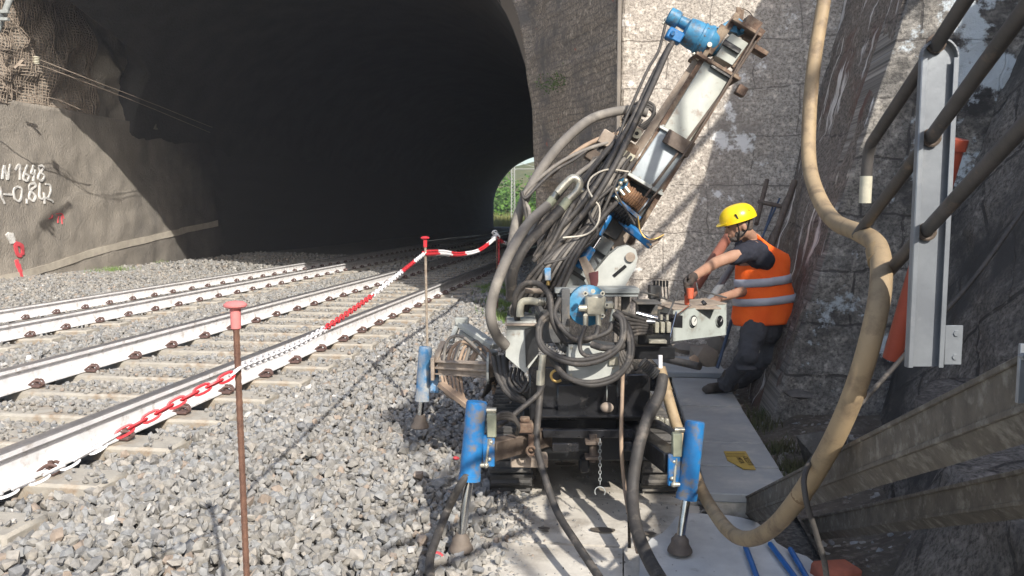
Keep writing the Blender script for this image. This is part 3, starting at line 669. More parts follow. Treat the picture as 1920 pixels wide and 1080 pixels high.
# ================================================================= RED SPOTS, FALLEN SIGN, PIPES
def lump(name,x,y,z,s,m,label,cat,sq=.5):
    mm=M(); c=PZ(x,y,z); mm.ball(c+Vector((0,0,s*sq)),s,s*.7,s*sq,nu=9,nv=6); o=mm.build(name,m,label=label,cat=cat)
    for v in o.data.vertices: v.co*= 1+.5*hills(v.co.x*30,v.co.y*30,v.co.z*30,1)
    for p in o.data.polygons: p.use_smooth=False
lump('painted_stone',717,943,.10,.026,'redrag','pink painted stone on the gravel left of the front blue leg','stone')
lump('painted_stone',822,1047,.03,.03,'redrag','pink red stone by the hose at the gravel edge','stone')
lump('painted_stone',855,862,.10,.022,'redrag','small red piece in the gravel touching the near left blue leg','stone')
sg=thing('fallen_sign','faded yellow warning sign lying flat on the duct cover','sign',PZ(1385,864,.13))
c4=[PZ(1357,847,.123),PZ(1398,847,.123),PZ(1417,881,.123),PZ(1394,880,.123),PZ(1364,864,.123)]
M().prism(c4,(0,0,.004)).build('plate','signyellow',sg)
def text(body,size,loc,rotz,parent,m,name='lettering',ext=.0006):
    cu=bpy.data.curves.new(name,'FONT'); cu.body=body; cu.size=size; cu.extrude=ext; cu.align_x='CENTER'; cu.align_y='CENTER'; cu.resolution_u=2
    o=bpy.data.objects.new(name,cu); dg=bpy.context.evaluated_depsgraph_get(); me=bpy.data.meshes.new_from_object(o); me.materials.clear(); me.materials.append(MT[m])
    q=bpy.data.objects.new(name,me); C.objects.link(q); q.parent=parent; q.location=Vector(loc)-wloc(parent); q.rotation_euler=(0,0,rotz); bpy.data.objects.remove(o); return q
t0=PZ(1402,864,.1285); text('OLLETTI',.045,t0,math.radians(-86),sg,'print')
t1=PZ(1388,863,.1285); text('MITTA',.04,t1,math.radians(-86),sg,'print')
m_=M()
for q in(851,855): m_.beam(PZ(1362,q,.1285),PZ(1396,q,.1285),.008,.001,bev=0)
m_.build('printed_line','print',sg)
for i,(a,b,l) in enumerate((((1398,1025),(1424,1095),'leftmost of the three blue pipe pieces on the white slurry'),((1444,1020),(1500,1095),'middle one of the three blue pipe pieces on the white slurry'),((1482,1030),(1520,1095),'rightmost of the three blue pipe pieces, nearest the dark footing'))):
    A=PZ(*a,.045); B=PZ(*b,.045); M().tube([A,A.lerp(B,.5),B],.0125,12).build('blue_pipe','pvcblue',label=l,cat='pipe',group='blue pipe pieces')
ob=M(); oc=PZ(1566,1074,.04); ob.obox(oc,_R*.085+_FH*.02,_FH*.06-_R*.02,ZU*.035+_R*.004,.012); o_b=ob.build('brick','brickred',label='broken orange red brick on the ground at the bottom right corner',cat='brick')
for v in o_b.data.vertices: v.co+=Vector((hills(v.co.x*20,v.co.y*20,1),hills(v.co.y*20,v.co.x*20,2),hills(v.co.x*20,v.co.z*20,3)))*.012
# stones under the panel, orange drain pipes, pipes leaning
def rockobj(px_,py_,d,s,label,sq=(1,.8,.8),seed=1,m='boulder'):
    v=IV.copy(); r=np.random.default_rng(seed)
    for _ in range(9): n=r.normal(size=3); n/=np.linalg.norm(n); dd=r.uniform(.5,.8); q=v@n; v-=np.outer(np.maximum(0,q-dd),n)
    c=P(px_,py_,d); mm=M(); mm.add([c+Vector(tuple(a*np.array(sq)*s)) for a in v],[tuple(f) for f in IF]); mm.build('stone_block',m,label=label,cat='stone')
rockobj(1322,668,6.6,.15,'grey stone block on the ground under the control box',(1,.8,1),3)
rockobj(1345,650,6.9,.13,'brown stone half hidden behind the grey stone block',(1,.8,.9),5)
rockobj(1285,655,6.9,.12,'pale broken stone left of the grey stone block',(1.2,.8,.6),8)
rockobj(1302,680,6.3,.07,'small tan broken brick leaning on the grey stone block',(.7,.6,1.1),9,'hosebrown')
rockobj(1540,850,4.9,.20,'dark boulder at the end of the footing behind the beige hose',(.9,1.1,1.0),12,'rockdark')
rockobj(1500,740,5.7,.10,'flat wet stone at the foot of the buttress',(1.4,1,.4),14,'rockdark')
M().cyl(P(1243,672,6.3),P(1312,687,6.0),.030).build('steel_casing','galvdark',label='short grey steel tube lying across the duct cover',cat='tube')
o=M(); A=P(1793,262,3.9); B=P(1745,640,4.35); B2=P(1670,690,4.4)
d=(P(1672,672,4.3)-A); o.tube([A,A+d],.047,20,0); o.tube([A-d.normalized()*.005,A+d.normalized()*.05],.056,20,0); o.build('drain_pipe','pvc',label='tall orange drain pipe leaning on the wall behind the grey post',cat='pipe')
M().cyl(P(1292,556,6.2),P(1368,440,6.9),.042,n=18).build('drain_pipe','pvcdull',label='orange pipe leaning behind the control box under the man\'s arm',cat='pipe')
M().cyl(P(1323,575,6.0),P(1392,470,7.0),.028,n=14).build('steel_tube','galv',label='pale steel tube leaning behind the control box',cat='tube')
M().cyl(P(1345,690,6.5),P(1372,600,6.6),.014).build('blue_bar','dullblue',label='thin blue bar standing beside the man\'s boot',cat='bar')
M().cyl(P(1622,262,2.5),P(1622,300,2.55),.001).v
rr=thing('rusty_frame','rusty steel bar frame leaning against the buttress behind the yellow helmet','steel frame',P(1435,450,6.9)+Vector((0,0,0)))
for a,b,r in(((1438,338,7.5),(1418,420,7.2),.022),((1490,340,7.2),(1440,480,6.9),.028),((1422,378,7.35),(1470,388,7.2),.020)):
    M().cyl(P(*a),P(*b),r,n=10).build('bar','rustdark',rr)
for a,b in(((1462,372,7.3),(1422,460,7.0)),((1450,385,7.3),(1428,450,7.05))):
    M().cyl(P(*a),P(*b),.009,n=10).build('blue_rod','dullblue',rr)
# ================================================================= STAIRCASE
st=thing('metal_staircase','unfinished metal staircase with grey tube handrails at the right','staircase',(.8,3.0,0))
def stringer(x,y0,z0,y1,sl,d1,d2,w):
    m=M(); z1=z0+sl*(y0-y1)
    def sec(y,z): return [Vector((x,y,z)),Vector((x,y,z-d1)),Vector((x+.032,y,z-d2)),Vector((x+w*.6,y,z-.004))]
    a=sec(y0,z0); b=sec(y1,z1); m.hexa(a+b)
    for k,wd in((0,.012),(1,.008)): m.beam(a[k]+Vector((0,0,.004)),b[k]+Vector((0,0,.004)),wd,.012,bev=.002)
    m.build('stringer','channel',st)
stringer(.67,4.215,.109,.45,.447,.088,.135,.10)
stringer(.95,4.20,.006,.6,.445,.078,.108,.08)
post=M(); pc_=Vector((.757,2.115,1.61)); s_=_R; f_=_FH; hw_=.043; ax=Vector((0,0,-.395))
pl_=[pc_+s_*hw_+ZU*-.395,pc_-s_*hw_+ZU*-.395]+[pc_+ZU*.365-s_*hw_*math.cos(a)+ZU*.045*math.sin(a) for a in lin(0,math.pi,13)]
post.prism(pl_,f_*.005)
for k in(-1,1): post.obox(pc_+s_*k*hw_-f_*.008-ZU*.015,s_*.0025,f_*.009,ZU*.38,.001); post.obox(pc_+s_*k*(hw_-.005)-f_*.017-ZU*.015,s_*.006,f_*.0015,ZU*.38,.0008)
for a in lin(0,math.pi,15): post.obox(pc_+ZU*.365-s_*hw_*math.cos(a)+ZU*.045*math.sin(a)-f_*.008,(s_*math.cos(a+math.pi/2)*-.0065+ZU*.006*math.cos(a)),f_*.009,(s_*math.cos(a)*-.0015+ZU*.0015*math.sin(a)+ZU*.0005),0)
post.build('post','galv',st)
pb=pc_-ZU*.34
br=M(); br.obox(pb+s_*.075,s_*.022,f_*.003,ZU*.05,.001)
for k in(-1,1): br.cyl(pb+ZU*.03*k+s_*.08-f_*.006,pb+ZU*.03*k+s_*.08+f_*.006,.008,n=6)
br.build('bracket','galv',st)
b2=P(1914,700,1.33); br=M(); br.obox(b2+s_*.03,s_*.035,f_*.004,ZU*.05,.001); br.cyl(b2+ZU*.03-f_*.012,b2+ZU*.03,.007,n=6); br.build('bracket','galv',st)
for pts in([(.75,2.63,1.64),(.75,2.625,1.73),(.75,2.60,1.80),(.75,2.52,1.84),(.75,2.09,2.012),(.75,1.5,2.26),(.75,.6,2.66)],[(.75,2.70,1.53),(.75,2.112,1.785),(.75,1.5,2.06),(.75,.5,2.50)],[(.75,2.50,1.38),(.75,2.117,1.555),(.75,1.5,1.83),(.75,.5,2.27)]):
    M().tube(pts,.0168,18,8).build('handrail','galvdark',st)
M().tube([(.75,2.63,1.632),(.75,2.627,1.715)],.0182,18,0).build('tube_end','fitpale',st)
for z in(1.555,1.785,2.01): M().torus((.75,2.107,z),(0,1,.0),.019,.005,18,6).build('collar','rustdark',st)
rl=thing('wall_railing','tube railing along the top edge of the leaning retaining wall','railing',(3.3,2,HW-.1))
def rz(y,k): return HW+k+.16*(6.2-y)
for k in range(7): y=-2.5+1.4*k; M().cyl((3.3,y,HW-.15),(3.3,y,rz(y,1.35)),.025,n=10).build('railing_post','galvdark',rl)
for k in(.45,.9,1.35): M().tube([(3.3,-2.7,rz(-2.7,k)),(3.3,1.5,rz(1.5,k)+.01),(3.3,6.2,rz(6.2,k))],.038,12,3).build('railing_bar','galvdark',rl)
# ================================================================= STAKES AND CHAIN
def stake(top,h,label,m,capm,knot=False):
    t=thing('marker_stake',label,'marker stake',(top.x,top.y,top.z-h),'marker stakes carrying the plastic chain')
    mm=M(); a=Vector((top.x,top.y,top.z-h)); lean=Vector((.012,0,0)); L=int(h/.011)
    mm.tube([a+(top-a)*(i/L)+lean*(1-i/L) for i in range(L+1)],.0085,8,0,True,lambda s:.0083+.0012*(int(s*L)%2)); mm.build('rod',m,t)
    if not knot:
        c=M(); c.lathe(top+Vector((0,0,.012)),(0,0,-1),[(0,.004),(.003,.022),(.010,.031),(.015,.031),(.019,.026),(.022,.0145),(.075,.0135),(.078,.010)],20); c.build('cap',capm,t)
    return t
s1=P(441,572,2.15); stake(s1,1.12,'nearest marker stake, a brown ribbed bar with a faded pink mushroom cap','rebar','pinkplastic')
s2=P(797,446,5.5); stake(s2,1.12,'middle marker stake, a pale ribbed bar with a bright red mushroom cap','rebarpale','redplastic')
s3=P(931,440,11.0); stake(s3,1.02,'farthest marker stake, with white chain knotted round its top','rebar','redplastic',True)
def chainpts(pts,pitch):
    C_=catmull(pts,40); out=[C_[0]]; acc=0
    for a,b in zip(C_[:-1],C_[1:]):
        d=(b-a).length
        while acc+d>=pitch:
            t=(pitch-acc)/d; a=a+(b-a)*t; out.append(a); d=(b-a).length; acc=0
        acc+=d
    return out
def chain(pts,cols,name,label,pitch=.034,wire=.0038,w=.0105):
    mm=M(); q=chainpts(pts,pitch); n=len(q); cum=0
    for i in range(n-1):
        a,b=q[i],q[i+1]; d=(b-a).normalized(); s_,u_,_=frame(d); 
        k=u_ if i%2 else s_; k=(k+(s_ if i%2 else -u_)*.5).normalized()
        mm.cur=cols((i+.5)/(n-1)); L=(b-a).length*.5+wire*1.6; c=(a+b)/2; loop=[]
        for j in range(13):
            t=2*math.pi*j/12; cx,sx=math.cos(t),math.sin(t); loop.append(c+d*(L*(abs(cx)**.7)*(1 if cx>0 else -1))+k*(w*(abs(sx)**.8)*(1 if sx>0 else -1)))
        mm.tube(loop,wire,5,0,False)
    return mm.build(name,['redplastic','whiteplastic'],label=label,cat='chain')
k1=s1+Vector((0.01,-.01,-.17)); k2=s2+Vector((0,-.01,-.105)); k3=s3+Vector((0,-.01,-.03))
def c1(t):
    # white near stake 2 ... alternate
    for a,b in((0,1),): pass
    return 0
near=[k2,P(750,512,4.6),P(690,560,3.95),P(600,622,3.2),P(540,654,2.75),P(480,678,2.35),k1]
chain(near,lambda t:(1 if t<.13 else 0 if t<.25 else 1 if t<.44 else 0 if t<.68 else 1),'plastic_chain','red and white plastic chain from the middle stake down to the nearest stake')
chain([k1,P(430,705,2.12),P(350,745,2.05),P(240,805,1.98),P(130,868,1.9),P(30,915,1.85),P(-60,950,1.8)],lambda t:(1 if t<.03 else 0 if t<.55 else 1),'plastic_chain','plastic chain left of the nearest stake, red then white, over the white rail')
chain([k2,P(830,474,6.6),P(862,477,7.8),P(900,468,9.3),k3],lambda t:(0 if t<.14 else 1 if t<.30 else 0 if t<.48 else 1 if t<.66 else 0 if t<.84 else 1),'plastic_chain','red and white plastic chain from the middle stake to the farthest stake',.045,.008,.02)
chain([k3,P(945,455,11.3),P(968,460,12)],lambda t:0 if t<.3 else 1 if t<.6 else 0,'plastic_chain','short run of red chain right of the farthest stake, behind the hoses',.045,.008,.02)
chain([k3+Vector((.03,0,-.02)),k3+Vector((.035,0,-.3)),k3+Vector((.03,0,-.5))],lambda t:0,'plastic_chain','red chain end hanging straight down from the farthest stake',.036,.004,.012)
m_=M()
for i in range(5):
    a=random.uniform(0,3); m_.torus(s3+Vector((random.uniform(-.03,.03),0,.0-.02*i+.03)),(math.cos(a),math.sin(a),.7),.035,.009,10,5)
m_.build('plastic_chain','whiteplastic',label='knot of white chain links on top of the farthest stake',cat='chain')
# wires
def wire(pts,r,m,name,label,cat='wire'): M().tube([P(*p) for p in pts],r,6,6).build(name,m,label=label,cat=cat)
wire([(-60,72,13.5),(68,110,15.3),(250,180,18),(520,280,32),(760,340,50)],.008,'dusty','overhead_wire','upper of the two overhead wires across the upper left')
wire([(-60,80,13.5),(68,120,15.3),(240,185,18),(520,292,32),(760,348,50)],.008,'dusty','overhead_wire','lower of the two overhead wires across the upper left')
wire([(-60,120,14.5),(40,176,15.5),(100,185,16.2),(150,205,17)],.012,'dusty','cable','thin cable sagging along the bottom of the netting','cable')
wire([(800,452,14),(860,445,15),(925,438,17),(1000,428,20)],.006,'lightgrey','cable','thin pale cable stretched low across the tunnel mouth','cable')
isl=thing('insulator','small pale insulator clamped on the overhead wires','insulator',P(68,115,15.3)); m_=M()
for k in(-2,-1,0,1,2): m_.lathe(P(68,115+k*3,15.3),(0,0,1),[(0,.02),(.01,.06),(.025,.06),(.035,.02)],10)
m_.build('disc_stack','fitpale',isl)
bk=thing('wire_bracket','grey bracket fixed to the rock beside the insulator','bracket',P(40,118,16)); m_=M(); m_.beam(P(28,128,15.8),P(44,112,15.8),.05,.05); m_.beam(P(34,122,15.8),P(50,123,15.8),.05,.04); m_.build('arm','dusty',bk)
bp_=thing('signal_post','grey post at the upper left edge of the rock face','post',P(2,60,13)); m_=M(); m_.cyl(P(-6,60,13),P(18,0,13),.05,n=10); m_.cyl(P(18,0,13),P(50,-80,13),.05,n=10)
for k in(22,36): m_.cam_box(8,k,12.9,.14,.05,.06)
m_.build('tube','steelgrey',bp_)
# ================================================================= DRILLING RIG
rig=thing('drilling_rig','compact tracked drilling rig with inclined grey mast, blue motors and a mass of hoses','drilling rig',(PZ(1085,900,0).x,PZ(1085,900,0).y,0))
def rp(name,m,mm,par=None,label=None): return mm.build(name,m,par or rig,label=label)
def bolt(mm,c,ax,r=.008,h=.008): mm.cyl(c,Vector(c)+Vector(ax).normalized()*h,r,n=6)
TC=-_FH   # towards the camera
# --- crawler tracks
def crawler(pxc,d0,d1,wd,label):
    a=PZ(pxc,900,0); c=Vector((0,0,0)); X=(a-_C).dot(_R); hh=.19; mm=M(); n=46; L=(d1-d0)-2*hh
    per=2*L+2*math.pi*hh; r_=hh
    def pt(s,rr):
        s%=per
        if s<L: y,z=d0+r_+s,hh*2-(hh-rr); return y,z,Vector((0,0,1))
        s-=L
        if s<math.pi*hh: t=s/hh; return d1-hh+rr*math.sin(t),hh+rr*math.cos(t),None
        s-=math.pi*hh
        if s<L: return d1-hh-s,hh-rr,None
        s-=L; t=s/hh; return d0+hh-rr*math.sin(t),hh-rr*math.cos(t),None
    def wp(x,y,z): return _C*0+_R*x+_FH*y+ZU*z
    for i in range(n):
        s0=per*i/n; s1_=per*(i+.80)/n; q=[]
        for s_,rr in((s0,.165),(s1_,.165),(s1_,.188),(s0,.19)):
            y,z,_=pt(s_,rr); q.append((y,z))
        mm.hexa([wp(X-wd/2,*q[0]),wp(X-wd/2,*q[1]),wp(X-wd/2,*q[2]),wp(X-wd/2,*q[3]),wp(X+wd/2,*q[0]),wp(X+wd/2,*q[1]),wp(X+wd/2,*q[2]),wp(X+wd/2,*q[3])])
        # grouser lug
        q=[]
        for s_,rr in((per*(i+.1)/n,.186),(per*(i+.4)/n,.186),(per*(i+.36)/n,.205),(per*(i+.14)/n,.205)):
            y,z,_=pt(s_,rr); q.append((y,z))
        mm.hexa([wp(X-wd*.46,*q[0]),wp(X-wd*.46,*q[1]),wp(X-wd*.46,*q[2]),wp(X-wd*.46,*q[3]),wp(X+wd*.46,*q[0]),wp(X+wd*.46,*q[1]),wp(X+wd*.46,*q[2]),wp(X+wd*.46,*q[3])])
    o=rp('crawler_track','rubbertrack',mm,None,label)
    f=M(); f.obox(wp(X,(d0+d1)/2,hh),_R*wd*.3,_FH*(L/2+.05),ZU*.10,.01)
    for k in range(5): y=d0+hh+L*k/4; f.cyl(wp(X-wd*.42,y,hh*.72 if 0<k<4 else hh),wp(X+wd*.42,y,hh*.72 if 0<k<4 else hh),.10 if 0<k<4 else .15,n=20)
    rp('track_roller','black',f,o)
MT['rubbertrack']=mat('worn rubber crawler track',(.09,.085,.08),(.06,.057,.053),8,.85,.4,40,c3=(.26,.235,.20),c3sc=6,c3t=.60)
crawler(958,4.35,6.05,.24,'left crawler track'); crawler(1222,4.35,6.05,.22,'right crawler track')
MT['footmetal']=mat('dull brown cast foot',(.16,.13,.105),(.11,.09,.075),18,.7,.3,60)
# --- outriggers
def outrigger(top,bot,rodend,r,m,dusty=False,side=1,plate=True,full=True,zb=0):
    o=M(); 
    o.cyl(top,bot,r,n=28); o.cyl(top,top+(top-bot).normalized()*.006,r*.93,n=28); o.cyl(bot+(top-bot).normalized()*.03,bot,r*1.06,n=28)
    if plate:
        cc=top.lerp(bot,.62)+_R*side*(r+.028); o.obox(cc,_R*.028,_FH*.012,ZU*.075,.004)
        cc2=top.lerp(bot,.62)+_R*side*(r+.045)+TC*.012
    leg=rp('outrigger_cylinder',m,o)
    f=M(); f.cyl(bot,rodend,r*.42,n=18); rp('piston_rod','chrome',f,leg)
    foot=M(); ft=rodend; foot.lathe(ft+ZU*.02,(0,0,-1),[(-.012,.024),(0,.030),(.010,.040),(.030,.042),(.045,.050),(.056,.056),(.066,.058),(.070,.054)],24); rp('foot_pad','footmetal',foot,leg)
    if full:
        v=M(); c=top+(bot-top)*.28+_R*side*(r+.030)+TC*.01; v.obox(c,_R*.022,_FH*.022,ZU*.055,.004); rp('valve_block','olive',v,leg)
        v=M(); c0=top+(bot-top)*.10+_R*side*(r); v.cyl(c0,c0+_R*side*.045,.013,n=10); v.cyl(c0+_R*side*.03+TC*.005,c0+_R*side*.03-ZU*.05,.010,n=8)
        rp('pipe_fitting','fitting',v,leg); v=M()
        c1_=top+(bot-top)*.45+_R*side*(r+.025)+TC*.01; c2_=top+(bot-top)*.80+_R*side*(r+.022)+TC*.01; v.cyl(c1_+ZU*.0,c1_-ZU*.03,.013,n=6); v.cyl(c1_,c2_,.0065,n=10); v.ball(c2_,.014); v.cyl(c2_,c2_-_R*side*.03,.011,n=10)
        rp('oil_pipe','fitting',v,leg)
        for k in(.50,.72): v=M(); q=top+(bot-top)*k+_R*side*(r+.035)+TC*.012; v.ball(q,.010); rp('bracket_bolt','fitting',v,leg)
    return leg
outrigger(P(894,755,3.72),P(880,900,3.72),P(864,1012,3.70),.049,'blue')
outrigger(P(1303,792,3.74),P(1287,936,3.72),P(1275,1015,3.70),.046,'blue',side=-1)
outrigger(P(798,652,5.0),P(791,752,5.0),P(787,787,5.0),.042,'blueworn',side=1,full=False)
# left rear arm
a=M(); a.beam(P(918,845,3.78),P(1030,818,4.35),.075,.095,bev=.006); rp('outrigger_arm','rustdark',a)
a=M(); a.cam_box(984,800,4.0,.085,.05,.08,.006); a.cam_box(984,786,4.0,.05,.02,.05,.006); a.cyl(P(996,845,3.95),P(996,815,3.95),.016,n=10); a.torus(P(996,845,3.93),(0,1,0),.022,.007,12,6); rp('pivot_block','rust',a)
a=M(); a.cam_box(992,862,4.1,.19,.05,.12,.006); rp('clamp_plate','dusty',a)
a=M(); a.beam(P(1262,868,3.78),P(1170,800,4.4),.09,.10,bev=.006); rp('outrigger_arm','black',a)
# front left arm with frame
a=M(); A=P(822,688,4.95); B=P(925,694,4.65); a.beam(A,B,.09,.012,bev=.002); 
for q in(-1,): 
    a.beam(A+ZU*.038,B+ZU*.038,.09,.006,bev=.001); a.beam(A-ZU*.038,B-ZU*.038,.09,.006,bev=.001); a.beam(A-_FH*.03,B-_FH*.03,.006,.07,bev=.001)
a.cam_box(812,690,4.93,.022,.14,.10,.003); rp('outrigger_arm','dusty',a)
a=M(); c=P(915,690,4.6); a.cyl(c-_R*.006,c+_R*.006,.092,n=26); rp('end_flange','steelgrey',a)
a=M(); a.beam(P(866,608,5.3),P(928,650,5.0),.07,.035,bev=.003); a.beam(P(862,600,5.35),P(845,642,5.2),.03,.03); a.cam_box(866,602,5.3,.09,.05,.05,.006); a.beam(P(866,608,5.4)-ZU*.06,P(928,650,5.1)-ZU*.06,.05,.05,bev=.003); rp('linkage_frame','lightgrey',a)
a=M(); a.beam(P(810,690,4.95),P(832,640,5.05),.04,.02); a.beam(P(822,680,4.95),P(846,648,5.1),.02,.02); a.beam(P(828,675,5.0),P(838,700,5.0),.02,.02); rp('linkage_frame','dusty',a)
a=M(); a.beam(P(826,720,4.75),P(880,762,4.6),.05,.03); rp('hose_guide','hosebrown',a)
for k in range(9):
    x=830+k*6; pts=[(x,700+random.uniform(-8,8),4.9),(838+k*8,655+random.uniform(-15,10),4.95),(862+k*7,632+k*4+random.uniform(-6,12),4.95),(890+k*5,650+k*6,4.9),(925,690+k*6,4.8)]
    rp('hydraulic_hose','hosebrown' if k%3 else 'rubberlight',M().tube([P(*p) for p in pts],.010+.002*(k%2),8,6))
for k in range(6):
    pts=[(828+k*7,705,4.82),(836+k*7,738+k*2,4.75),(862+k*6,752+k*3,4.7),(884+k*3,765,4.68)]
    rp('hydraulic_hose','hosebrown',M().tube([P(*p) for p in pts],.009,8,6))
# --- chassis and body
a=M(); a.cam_box(1095,800,4.75,.62,.13,.9,.006); a.cam_box(1095,728,4.95,.60,.22,1.1,.01); a.cam_box(1010,770,4.75,.20,.16,.5,.01); rp('chassis','black',a)
a=M(); a.cam_box(1118,812,4.18,.56,.045,.035,.004); a.cam_box(1118,775,4.24,.60,.012,.14,.002); a.cam_box(1060,838,4.16,.14,.045,.03,.003); a.cam_box(1180,836,4.16,.10,.05,.03,.003)
MT['blackgloss']=mat('oily black paint',(.018,.018,.020),(.012,.012,.013),6,.18,.15,40,c3=(.10,.09,.08),c3sc=5,c3t=.68,spec=.6)
rp('rear_bumper','blackgloss',a)
for (x,y,d,w_,h_,dp) in((1105,750,4.35,.36,.20,.12),(1180,735,4.42,.18,.26,.3),(1020,730,4.45,.17,.30,.25),(1062,700,4.42,.10,.18,.2),(1205,700,4.55,.16,.12,.4)):
    rp('body_panel','blackgloss',M().cam_box(x,y,d,w_,h_,dp,.008))
a=M()
for x,y,d in((1060,640,4.33),(1172,640,4.5)): a.cam_box(x,y-40,d,.045,.34,.05,.004)
a.cam_box(1117,652,4.5,.36,.06,.05,.004); a.cam_box(1100,700,4.45,.25,.05,.05,.004); a.beam(P(1055,655,4.33),P(1000,560,4.5),.03,.03); rp('frame_post','darkgrey',a)
a=M(); a.cam_box(1117,543,4.42,.46,.030,.16,.004); a.cam_box(1117,551,4.45,.44,.012,.2,.002); rp('top_rail','steelgrey',a)
# hitch, chain, bell
a=M(); a.cam_box(1112,828,4.12,.085,.018,.08,.006); a.cam_box(1112,856,4.12,.085,.016,.08,.006); a.cyl(P(1112,815,4.12),P(1112,866,4.12),.020,n=14); rp('tow_hitch','rustdark',a); rp('hitch_stop','black',M().cam_box(1095,868,4.3,.05,.08,.12,.01))
def smallchain(a,b,n,name='hitch_chain'):
    mm=M()
    for i in range(n):
        p=a.lerp(b,i/n); q=a.lerp(b,(i+1.25)/n); ax=TC if i%2 else _R; c=(p+q)/2; L=(q-p).length/2
        mm.tube([c+ZU*L*math.cos(t)+ax.cross(ZU)*.0065*math.sin(t) for t in lin(0,2*math.pi,11)],.0022,5,0,False)
    return rp(name,'steelgrey',mm)
smallchain(P(1125,822,4.05),P(1125,908,4.05),13); rp('pin_ring','steelgrey',M().torus(P(1125,922,4.05),(0,1,0),.026,.003,20,6,4.4,-.6))
a=M(); a.cyl(P(1138,712,4.2),P(1138,752,4.2),.003,n=6); rp('hook_wire','steelgrey',a); a=M(); a.ball(P(1138,764,4.2),.036,.03,.028); rp('hanging_weight','dusty',a)
# control boxes left
a=M(); 
def boxpoly(front,depth,mm): mm.prism([P(*p) for p in front],_FH*depth)
boxpoly([(950,604,4.3),(1005,601,4.3),(1008,668,4.3),(985,700,4.3),(948,668,4.3)],.30,a); o=rp('electrical_box','lightgrey',a)
a=M(); boxpoly([(984,618,4.285),(1009,612,4.285),(1010,662,4.285),(986,690,4.285)],.02,a); rp('opening_shade','black',a,o)  # flat black plate painted in as the shade inside the open front
a=M(); a.obox(P(977,602,4.42),_R*.085,_FH*.16,ZU*.005,.002); rp('box_lid','dusty',a,o)
a=M(); boxpoly([(1066,646,4.16),(1125,650,4.16),(1160,655,4.16),(1162,700,4.16),(1152,716,4.16),(1120,724,4.16),(1066,708,4.16)],.22,a); o=rp('pale_cover_box','lightgrey',a)
a=M()
for x,y in((1071,652),(1071,702),(1120,716),(1150,690)): b_=M(); bolt(b_,P(x,y,4.16),TC,.007,.006); rp('cover_bolt','fitting',b_,o)
a.cam_box(1150,676,4.15,.05,.05,.02,.004); rp('cover_latch','fitting',a,o)
a=M(); a.torus(P(1044,705,4.1),(0,1,.1),.030,.007,20,8,5.2,.3); rp('lifting_eye','brass',a)
rp('side_box','darkgrey',M().cam_box(1032,610,4.42,.10,.16,.25,.005)); rp('pale_panel','lightgrey',M().cam_box(1012,582,4.6,.05,.13,.05,.004))
# pump with blue bell and pale body
a=M(); c=P(1100,572,4.35); a.lathe(c,TC+_R*.25,[(-.12,.085),(-.02,.098),(.0,.112),(.022,.112),(.024,.10),(.05,.06)],30); o=rp('hydraulic_motor','bluemotor',a)
a=M(); c=P(1116,572,4.24); a.obox(c,_R*.055,_FH*.04,ZU*.055,.012)
for dx,dy in((-18,-22),(14,-22),(22,0),(14,20),(-18,20),(-4,-26)):
    a.cyl(P(1116+dx,572+dy,4.19),P(1116+dx,572+dy,4.17),.012,n=12)
a.cyl(P(1098,592,4.17),P(1098,612,4.17),.014,n=12); a.cyl(P(1122,590,4.17),P(1122,615,4.17),.015,n=12); a.cyl(P(1085,578,4.18),P(1100,578,4.18),.018,n=12); a.cam_box(1142,572,4.2,.05,.04,.05,.008); a.cyl(P(1152,580,4.17),P(1146,605,4.17),.014,n=12); rp('pump_body','fitting',a,o)
a=M()
for dx,dy in((-18,-22),(14,-22),(22,0),(14,20)): a.cyl(P(1116+dx,572+dy,4.169),P(1116+dx,572+dy,4.165),.006,n=6)
rp('pump_bolt','black',a,o)
# top cylinder pot
a=M(); a.cyl(P(1137,543,4.75),P(1137,512,4.75),.058,n=26); o=rp('dark_pot','darkgrey',a); rp('pot_ring','dusty',M().cyl(P(1137,543,4.75),P(1137,536,4.75),.066,n=26),o)
# --- valve bank and its levers
a=M(); a.cam_box(1222,626,4.55,.18,.10,.16,.004); a.cam_box(1215,655,4.6,.26,.07,.25,.004); rp('valve_bank','black',a)
a=M()
for k in range(6):
    a.cam_box(1196+k*11,612,4.5,.024,.06,.10,.003); a.cyl(P(1196+k*11,600,4.45),P(1196+k*11,590,4.45),.008,n=8)
a.cam_box(1232,640,4.42,.10,.02,.05,.003); rp('valve_section','fitting',a)
a=M(); a.cyl(P(1193,588,4.35),P(1232,598,4.35),.016,n=12); a.cyl(P(1200,602,4.35),P(1228,604,4.35),.013,n=12); rp('chrome_coupling','chrome',a)
